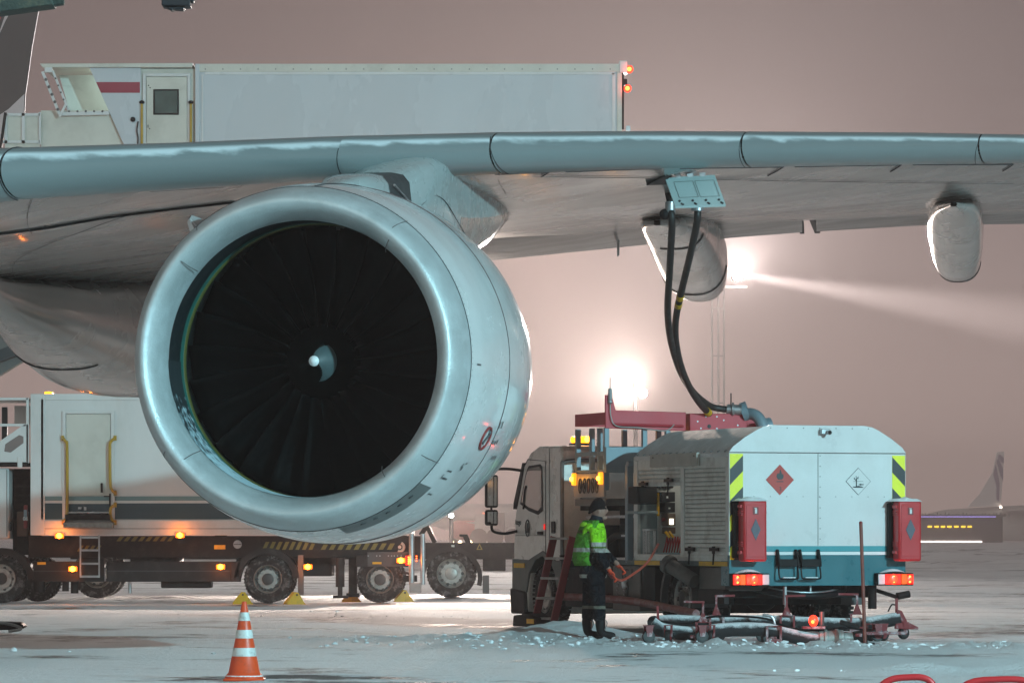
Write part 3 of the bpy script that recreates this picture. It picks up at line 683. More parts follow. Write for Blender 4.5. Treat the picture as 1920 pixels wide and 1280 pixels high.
# ================================================================== hoses from the wing down to the truck
def hose(name, pts, label, r, joints):
    t_ = thing(name, label, 'hose', pts[0], 0, 'fuel hoses hanging from the wing')
    o = pts[0]; path = smooth_path([p - o for p in pts], 8)
    MB().tube(path, r, 14).build('hose_line', rubber, t_, ang=60)
    for (a, b_, rr_, m) in joints: MB().cyl(a - o, b_ - o, rr_, n=16).build('coupling', m, t_, bevel=.008)
    return t_, path
hA = [W(x, y, D) for x, y, D in ((1257, 392, 56.9), (1260, 420, 56.9), (1256, 500, 57.6), (1252, 580, 58.6), (1258, 640, 59.6), (1275, 695, 60.6), (1300, 735, 61.4), (1330, 760, 61.9), (1352, 766, 62.0), (1362, 767, 62.05))]
hB = [W(x, y, D) for x, y, D in ((1308, 388, 56.7), (1307, 415, 56.7), (1296, 470, 57.3), (1278, 545, 58.4), (1267, 600, 59.2), (1268, 645, 59.8), (1278, 690, 60.4), (1294, 728, 61.0), (1312, 756, 61.5), (1330, 775, 61.9))]
tA, pA = hose('fuel_hose', hA, 'black hose hanging nearest the engine, with a black ball at its top coupling', .048,
              [(hA[0] + Vector((0, 0, .10)), hA[0] - Vector((0, 0, .06)), .07, steel), (hA[0] + Vector((-.06, 0, .4)), hA[0] + Vector((0, 0, .1)), .05, black), (hA[-1], hA[-1] + Vector((.22, 0, -.01)), .075, steel), (hA[-1] + Vector((.07, 0, 0)), hA[-1] + Vector((.11, 0, 0)), .10, steel), (hA[-1] + Vector((.22, 0, -.01)), hA[-1] + Vector((.3, 0, -.02)), .05, black)])
MB().ball(hA[0] - hA[0] + Vector((-.075, 0, -.07)), .075).build('valve_ball', black, tA)
tB, pB = hose('fuel_hose', hB, 'black hose with two yellow bands halfway down, hanging from the hatch', .048,
              [(hB[0] + Vector((0, 0, .08)), hB[0] - Vector((0, 0, .06)), .085, steel)])
for i0 in (25, 27): MB().cyl(pB[i0], pB[i0].lerp(pB[i0 + 1], .9), .054, n=14).build('yellow_band', yellow, tB)
MB().cyl(pB[-4], pB[-2], .056, n=14).build('yellow_band', yellow, tB)

# loose clumps of snow thrown up by boots and wheels
def clumps():
    r_ = random.Random(5); m_ = MB(); ico = [(0, 0, 1)] + [(math.cos(a) * .9, math.sin(a) * .9, .45) for a in np.linspace(0, 2 * math.pi, 6)[:-1]] + [(math.cos(a + .6) * .95, math.sin(a + .6) * .95, -.4) for a in np.linspace(0, 2 * math.pi, 6)[:-1]] + [(0, 0, -1)]
    fs = [(0, 1 + k, 1 + (k + 1) % 5) for k in range(5)] + [(1 + k, 6 + k, 1 + (k + 1) % 5) for k in range(5)] + [(1 + (k + 1) % 5, 6 + k, 6 + (k + 1) % 5) for k in range(5)] + [(11, 6 + (k + 1) % 5, 6 + k) for k in range(5)]
    zones = [(4.0, 51.4, 3.4, .9, 520), (1.1, 53.3, 1.3, .8, 150), (-.6, 55.5, 1.6, 1.0, 90), (9.0, 50, 2.2, .9, 110), (-1.2, 55, 1.6, 1.8, 90), (-3.5, 72, 3.2, 4, 80), (-6, 50, 2.4, 1.2, 30), (-.5, 52.6, .3, .3, 20), (4.5, 43.0, 1.4, .6, 50)]
    for cx, cy_, sx, sy, cnt in zones:
        for _ in range(cnt if cx > 0 else cnt // 2):
            x, y = r_.gauss(cx, sx * .6), r_.gauss(cy_, sy * .6); q = min(.045, .007 + r_.expovariate(1 / .009)); z = gz(x, y)
            sc3 = (q * r_.uniform(.8, 1.6), q * r_.uniform(.8, 1.4), q * r_.uniform(.5, .9)); rt = r_.uniform(0, 6.28)
            vs = []
            for a, b_, c in ico:
                j_ = r_.uniform(.75, 1.2); a, b_ = a * math.cos(rt) - b_ * math.sin(rt), a * math.sin(rt) + b_ * math.cos(rt)
                vs.append((x + a * sc3[0] * j_, y + b_ * sc3[1] * j_, z + q * .2 + c * sc3[2] * j_))
            m_.add(vs, fs)
    return m_.build('snow_clumps', snowm, None, ang=50)
tag(clumps(), 'loose clumps of snow strewn over the apron round the truck and the worker', None, kind='stuff')

# ================================================================== shared vehicle pieces
tyrem = mat('tyre_rubber', (0.013, 0.012, 0.012), 0.8, 0.0, var=0.3, vscale=10, spec=.25, dirt=(0.35, 0.33, 0.32), dscale=11, damt=.5, bump=.01, bscale=25)
rimm = mat('rim_paint', (0.42, 0.39, 0.36), 0.4, 0.5, var=0.2, vscale=9, dirt=(0.12, 0.10, 0.09), dscale=8, damt=.7)
hubm = mat('hub_metal', (0.05, 0.05, 0.05), 0.5, 0.4, var=0.2)
def wheel(parent, c, r, wd, side=1, dish=1, ax='Y', holes=10, cap=None, dual=False):
    """side: direction of the outer face along the axis ax"""
    o = bpy.data.objects.new('wheel', None); COL.objects.link(o); o.parent = parent; o.location = c
    if ax == 'X': o.rotation_euler = (0, 0, R(90) if side < 0 else R(-90))   # local -y is the outer face
    elif side > 0: o.rotation_euler = (0, 0, R(180))
    # outer face towards local -y for side < 0
    if ax == 'X': o.rotation_euler = (0, 0, R(-90)) if side < 0 else (0, 0, R(90))
    w2 = wd / 2; m_ = MB(); pr = [(-w2 + .02, r * .60), (-w2, r * .68), (-w2 - .012, r * .80), (-w2 + .01, r * .93), (-w2 + .05, r * .99), (w2 - .05, r * .99), (w2 - .01, r * .93), (w2, r * .7), (w2 - .02, r * .58)]
    m_.lathe(pr, n=48)
    for k in range(44):
        a = 2 * math.pi * k / 44; cc, ss = math.cos(a), math.sin(a)
        for yy in (-w2 + .035, -w2 * .35, w2 * .35, w2 - .035):
            m_.bar((cc * r * .975, yy - .05, ss * r * .975), (cc * r * .975, yy + .05, ss * r * .975), r * .085, r * .06, up=(cc, 0, ss))
    m_.build('tyre', tyrem, o, ang=30)
    R1 = r * .60
    m_ = MB(); m_.lathe([(-w2 + .01, R1), (-w2 - .005, R1 * .97), (-w2 + .03, R1 * .92), (-w2 + .10 * dish, R1 * .86), (-w2 + .13 * dish, R1 * .80), (-w2 + .05 * dish, R1 * .70), (-w2 + .045 * dish, R1 * .42), (-w2 + .0 * dish, R1 * .40), (-w2 - .01, R1 * .30), (-w2 - .01, .001)], n=40,
                      fn=lambda t_, a, i: 1 if i >= 7 else 0)
    m_.build('rim', [rimm, hubm if cap is None else cap], o, ang=35)
    m_ = MB()
    for k in range(holes):
        a = 2 * math.pi * k / holes; m_.cyl((math.cos(a) * R1 * .76, -w2 + .02, math.sin(a) * R1 * .76), (math.cos(a) * R1 * .76, -w2 + .09, math.sin(a) * R1 * .76), R1 * .11, n=10)
    m_.build('rim_hole', hubm, o)
    m_ = MB()
    for k in range(10):
        a = 2 * math.pi * (k + .5) / 10; m_.cyl((math.cos(a) * R1 * .50, -w2 + .015, math.sin(a) * R1 * .50), (math.cos(a) * R1 * .50, -w2 + .06, math.sin(a) * R1 * .50), R1 * .035, n=6)
    m_.build('wheel_nut', rimm, o)
    if dual:
        m_ = MB(); m_.lathe([(p[0] + wd + .05, p[1]) for p in pr], n=36); m_.build('inner_tyre', tyrem, o, ang=30)
    return o

# ================================================================== FUEL TRUCK
TH = R(20)
trk = thing('fuel_truck', 'white and teal fuel truck with open side locker and a red lift platform above', 'fuel truck', (2.905, 57.1, 0), TH)
def t_v(px): k = (px - CX) / F; return (2.905 - k * 57.1) / (.342 + .94 * k)
def t_z(px, py): v_ = t_v(px); s_ = F / (57.1 + .94 * v_); return CZ + (HY - py) / s_
def ru(px): k = (px - CX) / F; return (k * 57.1 - 2.905) / (.94 - .342 * k)     # across the rear panel
def rz_(px, py): return CZ + (HY - py) * (57.1 + .342 * ru(px)) / F
def part(m_, name, mats, parent=None, **k): return m_.build(name, mats, parent or trk, **k)
U1 = 2.60
# rear panel: upper shield, main field, skirt
zs, zr = 2.455, 2.83
rear = part(MB().prism([(0, 1.13), (U1, 1.13), (U1, zs), (0, zs)], 'XZ', 0, .05), 'rear_panel', white, bevel=.004)
RP = [(0, 2.47), (.05, 2.535), (.22, 2.66), (.40, 2.765), (.50, 2.81), (.62, zr)]; RP = RP + [(U1 - x, z) for x, z in RP[::-1]]
part(MB().prism([(0, zs + .006)] + RP + [(U1, zs + .006)], 'XZ', -.012, .05), 'roof_shield', white, bevel=.006)
part(MB().box(0, U1, -.002, .05, 1.085, 1.127), 'stripe', mat('stripe_white', (.7, .72, .72), .4, var=.05))
part(MB().box(0, U1, -.004, .05, 1.13, 1.205), 'stripe', teal_l)
part(MB().box(.0, U1, -.004, .28, .67, 1.083), 'rear_skirt', teal, bevel=.006)
m_ = MB()
for u in (1.30,):
    m_.box(u - .004, u + .004, -.004, 0, 1.21, zs)
m_.box(0, U1, -.006, 0, zs - .004, zs + .004)
part(m_, 'panel_joint', seaml)
m_ = MB()
for k in range(9): m_.cyl((1.33, -.006, 1.3 + k * .14), (1.33, 0, 1.3 + k * .14), .007, n=6)
for k in range(11): m_.cyl((.12 + k * .24, -.006, 1.87), (.12 + k * .24, 0, 1.87), .006, n=6)
for k in range(7): m_.cyl((.6 + k * .24, -.018, 2.79), (.6 + k * .24, -.01, 2.79), .008, n=6)
part(m_, 'rivet', seaml)
# roof and the right side, floor
prof = [(0.0, 2.45), (.53, zr - .01), (2.07, zr - .01), (U1, 2.45)]
m_ = MB(); m_.prism([(0, 2.40)] + [(x, z - .012) for x, z in RP] + [(U1, 2.40), (2.05, 2.74), (.55, 2.74)], 'XZ', .05, 3.42)
part(m_, 'roof', mat('snowy_roof', (0.60, 0.62, 0.62), .6, var=.12, vscale=3, dirt=(0.80, 0.82, 0.83), dscale=2.2, damt=.7, bump=.01, bscale=12), bevel=.01)
part(MB().box(U1 - .04, U1, .05, 3.42, 1.03, 2.40), 'side_panel', white)
part(MB().prism([(0, 1.03), (U1, 1.03), (U1, 2.45), (2.07, 2.8), (.53, 2.8), (0, 2.45)], 'XZ', 3.42, 3.46), 'front_panel', truckside)
part(MB().box(.0, U1, .05, 3.42, 1.0, 1.055), 'floor_frame', truckside, bevel=.005)
part(MB().box(1.3, 1.34, .05, 3.42, 1.06, 2.6), 'centre_wall', blueg)
# locker frame on the left side
fr_ = MB()
fr_.box(0, .05, .05, .13, 1.055, 2.40); fr_.box(0, .05, 1.60, 1.72, 1.055, 2.28); fr_.box(0, .05, 3.32, 3.42, 1.055, 2.40)
fr_.box(.005, .05, .13, 3.32, 2.26, 2.45)
fr_.box(-.012, .05, .05, 3.42, 1.045, 1.085)
part(fr_, 'locker_frame', truckside, bevel=.006)
def roller(v0, v1, z0, z1, n_):
    m_ = MB(); h = (z1 - z0) / n_
    for k in range(n_):
        z = z0 + k * h
        m_.prism([(.022, z + .002), (.012, z + .008), (.010, z + h * .86), (.018, z + h - .001), (.04, z + h - .001), (.04, z + .002)], 'XZ', v0, v1)
    return part(m_, 'roller_shutter', truckside, ang=50)
roller(.14, 1.59, 1.12, 2.26, 19); roller(1.73, 3.31, 2.08, 2.26, 3)
part(MB().box(-.004, .04, .14, 1.59, 1.085, 1.13).box(-.004, .04, 1.73, 3.31, 2.03, 2.085), 'shutter_rail', truckside, bevel=.006)
for va, zz in ((.42, 1.15), (1.28, 1.15), (2.05, 2.10), (3.0, 2.06)):
    part(MB().box(-.06, -.02, va - .14, va + .14, zz - .015, zz + .03).box(-.03, 0, va + .06, va + .11, zz - .05, zz + .05).bar((-.045, va, zz), (-.05, va + .02, zz - .2), .02, .02), 'shutter_latch', black, bevel=.004)
m_ = part(MB().box(-.05, -.004, 1.02, 2.72, 2.30, 2.475), 'sign_board', mat('bare_board', (.42, .40, .36), .6, var=.2, vscale=4, dirt=(.3, .25, .2), dscale=3), bevel=.004)
m_ = MB()
for va in (1.1, 2.6): m_.ball((-.052, va, 2.43), .012, n=6, m_=4)
part(m_, 'board_screw', seam)
m_ = MB()
for k in range(14): m_.cyl((-.006, .15 + k * .245, 2.475), (.03, .15 + k * .245, 2.485), .012, n=6)
part(m_, 'roof_rivet', seaml)
# inside of the open locker: what hangs on its far end wall shows through the opening
li = thing('locker_interior', None, None); li.parent = trk
lockg = mat('locker_inside', (.26, .33, .34), .55, var=.15); lockd = mat('locker_dark', (.012, .013, .014), .6, var=.2, spec=.2)
def LU(px, v=3.2):
    k = (px - CX) / F; return (k * (57.1 + .94 * v) - 2.905 + .342 * v) / (.94 - .342 * k)
def LZ(py): return CZ + (HY - py) * 60.3 / F
def lb(name, m, p0, p1, y0, y1, va=3.1, vb=3.3, bev=.006): return MB().box(LU(p0, va), LU(p1, va), va, vb, LZ(y1), LZ(y0)).build(name, m, li, bevel=bev)
MB().box(1.0, 1.03, .1, 3.40, 1.06, 2.4).build('back_wall', lockg, li)
MB().box(.05, 1.0, 1.60, 1.63, 1.06, 2.4).build('partition', lockg, li)
MB().box(.05, 1.0, 1.66, 3.4, 1.06, 1.075).build('locker_floor', lockg, li)
MB().box(.02, 1.0, 3.36, 3.40, 1.06, 2.4).build('end_wall', lockg, li)
lb('board', mat('board_white', (.50, .52, .50), .5, var=.1), 1234, 1290, 905, 1044, 3.30, 3.34)
lb('dark_case', lockd, 1194, 1233, 912, 945, 2.95, 3.3, .02); lb('locker_shelf', lockg, 1194, 1234, 958, 963, 2.9, 3.35)
MB().cyl((LU(1234), 3.2, LZ(967)), (LU(1234), 3.2, LZ(924)), .022, n=12).build('yellow_tube', yellow, li)
lb('black_meter', lockd, 1241, 1266, 922, 940); lb('black_meter', lockd, 1246, 1266, 942, 960); lb('meter_tag', white, 1250, 1253, 930, 934, 3.08, 3.1, .001); lb('meter_tag', white, 1254, 1257, 951, 954, 3.08, 3.1, .001)
lb('meter_box', mat('brown_box', (.12, .08, .055), .5), 1252, 1267, 962, 985, 3.05, 3.3, .01); lb('lit_display', lithot, 1256, 1263, 972, 983, 3.03, 3.05, .001)
lb('grey_meter', mat('brown_box', (0, 0, 0)), 1252, 1267, 988, 1000, 3.08, 3.3, .01)
MB().cyl((LU(1239), 3.15, LZ(974)), (LU(1250), 3.15, LZ(973)), .022, n=10).build('red_handle', redp, li)
for k_ in range(4): MB().cyl((LU(1239 + 7 * k_), 3.2, LZ(912)), (LU(1239 + 7 * k_), 3.3, LZ(912)), .024, n=16).build('pressure_gauge', lockd, li)
ju = LU(1218, 3.1)
MB().cyl((ju, 3.1, LZ(1041)), (ju, 3.1, LZ(1038)), .10, n=24).build('sampler_base', steel, li); MB().cyl((ju, 3.1, LZ(994)), (ju, 3.1, LZ(991)), .10, n=24).build('sampler_ring', steel, li)
MB().lathe([(LZ(1038), .075), (LZ(994), .075)], (ju, 3.1, 0), 'Z', n=28).build('sampler_glass', mat('clear_glass', (.7, .75, .75), .05, var=0, trans=.85), li)
for k_ in range(5): a = 2 * math.pi * k_ / 5; MB().cyl((ju + .09 * math.cos(a), 3.1 + .09 * math.sin(a), LZ(1040)), (ju + .09 * math.cos(a), 3.1 + .09 * math.sin(a), LZ(992)), .007, n=6).build('sampler_rod', steel, li)
lb('hose_tray', blueg, 1232, 1275, 1035, 1045, 2.85, 3.3, .01)
rc = mat('red_cable', (.34, .02, .02), .45, var=.1)
for k_ in range(6):
    p = 1237 + 5 * k_; MB().tube(smooth_path([(LU(p - 3), 3.0, LZ(1036)), (LU(p - 1), 2.95, LZ(1018)), (LU(p + 4), 3.0, LZ(1006)), (LU(p + 7), 3.05, LZ(1018)), (LU(p + 5), 3.05, LZ(1036))], 6), .010, 6).build('coiled_cable', rc, li)
for p in (1238, 1245): MB().bar((LU(p - 3), 2.95, LZ(996)), (LU(p + 5), 2.95, LZ(1007)), .035, .035).build('yellow_grip', yellow, li, bevel=.006)
lamp('added_locker_fill', (.55, 2.6, 2.25), 7, (1, .93, .8), li, .05)  # added lamp that brightens the locker interior
# sill rail with yellow markers
part(MB().box(.0, .06, .0, 5.6, .93, 1.0), 'side_rail', mat('rail_teal', (.05, .085, .09), .5, var=.15), bevel=.006)
for va, vb in ((t_v(1365) + .02, t_v(1311)), (t_v(1237), t_v(1190))):
    part(MB().box(-.005, 0, va, vb, .935, .995), 'yellow_marker', mat('marker_yellow', (.62, .36, .015), .5, var=.1, dirt=(.3, .2, .05), dscale=8))
# hazard boards on the rear corners
def hazard(u0, u1, z0, z1, d, y=-.006):
    part(MB().box(u0, u1, y, 0, z0, z1), 'hazard_board', yellowr)
    w_ = u1 - u0; h = .21; m_ = MB(); k = -2
    z = z1 - .21
    while z > z0 - h - w_:
        # a parallelogram clipped to the board
        poly = [(u0, z - h), (u1, z - h + w_), (u1, z + w_), (u0, z)] if d > 0 else [(u0, z - h + w_), (u1, z - h), (u1, z), (u0, z + w_)]
        def clip(P, zz, keep_up):
            o = []
            for i in range(len(P)):
                a, b_ = P[i], P[(i + 1) % len(P)]; ia = (a[1] >= zz) == keep_up or a[1] == zz; ib = (b_[1] >= zz) == keep_up or b_[1] == zz
                if ia: o.append(a)
                if ia != ib: f = (zz - a[1]) / (b_[1] - a[1]); o.append((a[0] + f * (b_[0] - a[0]), zz))
            return o
        P = clip(poly, z0, True); P = clip(P, z1, False) if P else P
        if len(P) >= 3: m_.prism(P, 'XZ', y - .002, y)
        z -= 2 * h
    part(m_, 'hazard_stripe', blk)
hazard(.01, .20, 1.02, 2.44, 1); hazard(U1 - .20, U1 - .01, 1.4, 2.43, -1)
# placards
def diamond(cx, cz, r_): return [(cx, cz - r_), (cx + r_, cz), (cx, cz + r_), (cx - r_, cz)]
c_ = (ru(1462), rz_(1462, 899))
part(MB().prism(diamond(*c_, .205), 'XZ', -.008, 0), 'flammable_placard', mat('placard_red', (.45, .05, .04), .5, var=.06))
m_ = MB(); S = .062
fl = [(-.45, -1), (.45, -1), (.8, -.6), (.85, -.1), (.6, .35), (.5, .0), (.35, .55), (.1, 1.2), (-.05, 1.0), (-.1, .5), (-.35, .15), (-.4, .5), (-.75, .1), (-.85, -.4)]
m_.prism([(c_[0] + x * S, c_[1] + .065 + z * S) for x, z in fl], 'XZ', -.011, -.008); m_.box(c_[0] - .05, c_[0] + .05, -.011, -.008, c_[1] - .03, c_[1] - .018)
part(m_, 'flame_symbol', blk)
text('3', 'lettering', .075, blk, trk, (c_[0] + .005, -.010, c_[1] - .125), (R(90), 0, 0))
c_ = (ru(1609), rz_(1609, 902))
part(MB().prism(diamond(*c_, .185), 'XZ', -.007, 0), 'environment_placard', blk); part(MB().prism(diamond(*c_, .178), 'XZ', -.009, -.007), 'placard_field', white)
m_ = MB(); bx_, bz_ = c_[0] - .03, c_[1]
for a, b_, w_ in (((0, -.07), (0, .03), .016), ((0, .0), (-.035, .05), .010), ((0, .02), (.03, .065), .010), ((0, .03), (-.005, .075), .008), ((.018, .045), (.035, .035), .007), ((-.02, .03), (-.04, .03), .007), ((-.05, -.075), (.03, -.075), .012)):
    m_.bar((bx_ + a[0], -.0105, bz_ + a[1]), (bx_ + b_[0], -.0105, bz_ + b_[1]), .003, w_)
m_.bar((bx_ - .045, -.0105, bz_), (bx_ + .1, -.0105, bz_), .003, .004)
m_.prism([(c_[0] - .07, c_[1] - .085), (c_[0] + .08, c_[1] - .085), (c_[0] + .05, c_[1] - .068), (c_[0] + .0, c_[1] - .058), (c_[0] - .05, c_[1] - .07)], 'XZ', -.012, -.009)
m_.prism([(c_[0] + .0, c_[1] - .045), (c_[0] + .03, c_[1] - .03), (c_[0] + .06, c_[1] - .04), (c_[0] + .075, c_[1] - .028), (c_[0] + .073, c_[1] - .055), (c_[0] + .06, c_[1] - .047), (c_[0] + .03, c_[1] - .055)], 'XZ', -.012, -.009)
part(m_, 'tree_and_fish_symbol', blk)
# reversing camera, extinguisher boxes, tail lamps
m_ = MB().box(1.31, 1.43, -.10, -.012, 2.71, 2.78).cyl((1.40, -.17, 2.73), (1.40, -.05, 2.74), .032, n=12); part(m_, 'reversing_camera', steel, bevel=.006)
part(MB().cyl((1.40, -.175, 2.73), (1.40, -.172, 2.73), .026, n=12), 'camera_lens', black)
def ext_box(u0):
    w_ = .34; z0, z1 = 1.00, 1.815; t_ = thing('extinguisher_box', None, None, (u0, 0, 0)); t_.parent = trk
    MB().box(-.05, w_ - .08, -.10, -.004, z0 + .04, z1 - .03).build('mounting', black, t_, bevel=.015)
    MB().prism([(0, z0), (w_, z0), (w_, z1), (0, z1)], 'XZ', -.30, -.10).build('box_cover', red, t_, bevel=.03, seg=3)
    MB().box(.035, w_ - .035, -.307, -.30, z0 + .06, z1 - .06).build('raised_lid', red, t_, bevel=.006)
    MB().prism([(w_ / 2, z0 + .28), (w_ / 2 + .07, z0 + .425), (w_ / 2, z0 + .57), (w_ / 2 - .07, z0 + .425)], 'XZ', -.314, -.307).build('diamond_window', mat('window_grey', (.13, .14, .17), .15, var=.2), t_)
    MB().box(w_ / 2 - .04, w_ / 2 + .04, -.313, -.307, z1 - .19, z1 - .09).build('pictogram', redp, t_)
    MB().box(w_ / 2 - .014, w_ / 2 + .016, -.317, -.313, z1 - .175, z1 - .115).box(w_ / 2 - .02, w_ / 2 + .012, -.317, -.313, z1 - .11, z1 - .10).build('extinguisher_symbol', white, t_)
    m_ = MB()
    for k in range(3): m_.box(-.025, .005, -.27, -.15, z0 + .20 + k * .025, z0 + .212 + k * .025).box(-.025, .005, -.27, -.15, z1 - .20 + k * .025, z1 - .188 + k * .025)
    m_.box(-.03, .0, -.25, -.15, z0 + .1, z0 + .14).box(-.03, .0, -.25, -.15, z1 - .1, z1 - .06); m_.build('box_latch', red, t_, bevel=.003)
    rows = []
    for i in range(9):
        rows.append([Vector((-.06 + (w_ + .09) * i / 8, -.31 + .32 * j / 6, z1 - .01 + (.055 + .012 * math.sin(i * 2.1 + u0 * 5)) * (math.sin(math.pi * min(max(i / 8, .0), 1)) ** .5) * (math.sin(math.pi * (j + .0) / 6) ** .5))) for j in range(7)])
    MB().grid(rows).build('snow_cap', snowm, t_, ang=80)
ext_box(.085); ext_box(U1 - .34 + .10)
def tail_lamp(u0, flip):
    t_ = thing('tail_lamp', None, None, (u0, 0, 0)); t_.parent = trk; w_ = .545
    X = (lambda a: a) if not flip else (lambda a: w_ - a)
    def bx(a, b_, y0, y1, z0, z1): return MB().box(min(X(a), X(b_)), max(X(a), X(b_)), y0, y1, z0, z1)
    bx(0, w_, -.10, -.004, .67, .84).build('lamp_housing', black, t_, bevel=.01)
    bx(.01, .10, -.125, -.10, .685, .825).build('lens', redl, t_, bevel=.008)
    bx(.105, .19, -.125, -.10, .685, .825).build('lens', mat('orange_lens', (.65, .14, .01), .25, var=.05, emit=(1, .12, 0), es=.25), t_, bevel=.008)
    bx(.195, .43, -.125, -.10, .685, .825).build('lens', redl, t_, bevel=.008)
    bx(.435, .535, -.122, -.10, .685, .825).build('lens', clearl, t_, bevel=.008)
    for c_u, rr_ in ((.07, .022), (.31, .03)):
        m_ = MB()
        for zz in (.725, .785): m_.ball((X(c_u), -.125, zz), rr_, (1, .5, 1), n=12)
        m_.build('bulb_glow', redg, t_)
        m_ = MB()
        m_.ball((X(c_u), -.122, .755), rr_ * 2.2, (1, .3, 1.1), n=12); m_.build('bulb_halo', redh, t_)
    lamp('tail_lamp_light', (X(.28), -.24, .75), 4, (1, .06, .02), t_, .04)
    rows = [[Vector((w_ * .12 + w_ * .7 * i / 6, -.11 + .1 * j / 3, .84 + .055 * math.sin(math.pi * i / 6) * (1 if 0 < j else .4))) for j in range(4)] for i in range(7)]
    MB().grid(rows).build('snow_cap', snowm, t_, ang=80)
tail_lamp(-.0, False); tail_lamp(U1 - .47, True)
# two folding steps
for c_u in (ru(1473), ru(1515)):
    m_ = MB()
    for sx in (-1, 1): m_.prism([(-.01, 1.16), (-.06, 1.16), (-.13, .98), (-.13, .93), (-.01, .93)], 'YZ', c_u + sx * .135 - .012, c_u + sx * .135 + .012)
    m_.box(c_u - .135, c_u + .135, -.12, -.09, .93, 1.03)
    m_.tube(smooth_path([(c_u - .135, -.08, .95), (c_u - .14, -.11, .80), (c_u - .10, -.12, .765), (c_u + .10, -.12, .765), (c_u + .14, -.11, .80), (c_u + .135, -.08, .95)], 4), .012, 8)
    part(m_, 'folding_step', black, bevel=.004)
m_ = MB()
for c_u in (ru(1473), ru(1515)): m_.bar((c_u - .09, -.125, .782), (c_u + .09, -.125, .782), .02, .01)
part(m_, 'step_snow', snowm)
# spare ring slung under the tail
pts = [(1.24 + .72 * math.cos(a), .75 + .70 * math.sin(a), .70 + .17 * math.sin(a)) for a in np.linspace(0, 2 * math.pi, 49)]
part(MB().tube(pts, .045, 10), 'slung_hose_ring', black, ang=60)
pts = [(1.24 + .68 * math.cos(a), .75 + .66 * math.sin(a), .745 + .17 * math.sin(a)) for a in np.linspace(0, 2 * math.pi, 49)]
part(MB().tube(pts, .018, 8), 'ring_rim', steel, ang=60)
part(MB().bar((1.24, .12, .58), (1.24, .12, .72), .03, .02), 'ring_stay', steel)
# chassis
m_ = MB().box(.85, 1.0, .2, 8.2, .62, .86).box(1.6, 1.75, .2, 8.2, .62, .86)
for v_ in (.3, 1.4, 2.6, 4.0, 5.4): m_.box(.85, 1.75, v_, v_ + .1, .64, .84)
m_.box(.2, 2.4, .5, 1.2, .50, .66); m_.box(.5, 2.1, 1.0, 3.2, .40, .62); m_.box(.4, 2.2, 2.9, 3.3, .25, .8)
part(m_, 'chassis', darkm, bevel=.01)
part(MB().cyl((.4, 1.93, .50), (2.2, 1.93, .50), .11, n=16).ball((1.3, 1.93, .5), .24, (1, 1, .9)).cyl((.3, 7.32, .48), (2.3, 7.32, .48), .08, n=12), 'axle', darkm)
wheel(trk, (.24, 1.93, .47), .47, .26, -1, ax='X', dual=True, dish=1.4); wheel(trk, (U1 - .24, 1.93, .47), .47, .26, 1, ax='X', dual=True)
wheel(trk, (.22, 7.32, .46), .46, .27, -1, ax='X', dish=.3, cap=rimm); wheel(trk, (U1 - .3, 7.32, .46), .46, .27, 1, ax='X', dish=.3)
def arch(v0, r_, u0, u1, a0, a1, m__, name='mudguard', th=.03, cz=.47):
    m_ = MB(); rows = []
    for k in range(17):
        a = R(a0 + (a1 - a0) * k / 16); rows.append([Vector((u, v0 + math.cos(a) * rr_, cz + math.sin(a) * rr_)) for u, rr_ in ((u0, r_ - .03), (u0, r_ + th), (u1, r_ + th), (u1, r_ - .03))])
    m_.grid(rows, close=True); m_.add(rows[0], [(0, 1, 2, 3)]); m_.add(rows[-1], [(3, 2, 1, 0)])
    part(m_, name, m__, ang=40)
arch(1.93, .56, .02, .55, -8, 188, mat('mudguard_plastic', (.05, .048, .046), .5, var=.2), cz=.44)
arch(1.93, .56, U1 - .55, U1 - .02, -8, 188, _m['mudguard_plastic'])
# side tanks, panel with number and flange
panm = mat('grey_side_panel', (.10, .095, .088), .5, .2, var=.2, dirt=(.2, .19, .18), dscale=3, damt=.5)
part(MB().box(.03, 1.2, t_v(1196), t_v(1145), .28, .92), 'side_tank', panm, bevel=.01)
part(MB().box(.05, .5, t_v(1143), 6.35, .30, .88), 'battery_box', darkm, bevel=.02)
part(MB().box(.05, .7, t_v(1222), t_v(1198), .35, .9), 'valve_cabinet', darkm, bevel=.01)
text('TC 1', 'lettering', .19, black, trk, (.026, (t_v(1172) + t_v(1173)) / 2, .80), (R(90), 0, R(-90)), sx=1.25)
vc = t_v(1167)
part(MB().cyl((.03, vc, .57), (-.02, vc, .57), .17, n=28), 'flange', panm, bevel=.004)
m_ = MB()
for k in range(14): a = 2 * math.pi * k / 14; m_.cyl((-.02, vc + .14 * math.cos(a), .57 + .14 * math.sin(a)), (-.035, vc + .14 * math.cos(a), .57 + .14 * math.sin(a)), .013, n=6)
part(m_, 'flange_bolt', steel)
part(MB().tube(smooth_path([(.02, vc - .10, .72), (-.03, vc - .13, .68), (-.03, vc - .17, .60)], 4), [.01] + [.035] * 7 + [.01], 8), 'flange_snow', snowm)
# filler pipe under the shutter
a_, b_ = Vector((.02, t_v(1300) , .72)), Vector((-.16, t_v(1300) + .42, .93))
part(MB().cyl(a_, b_, .10, n=20), 'filler_pipe', panm); d_ = (b_ - a_).normalized(); part(MB().cyl(b_, b_ + d_ * .09, .135, n=20), 'filler_cap', panm, bevel=.01)
part(MB().box(.08, .8, .32, 1.25, .60, .93), 'pump_box', panm, bevel=.02)
part(MB().box(.04, .12, .28, 1.2, .42, .62), 'pump_guard', skirtm, bevel=.01)
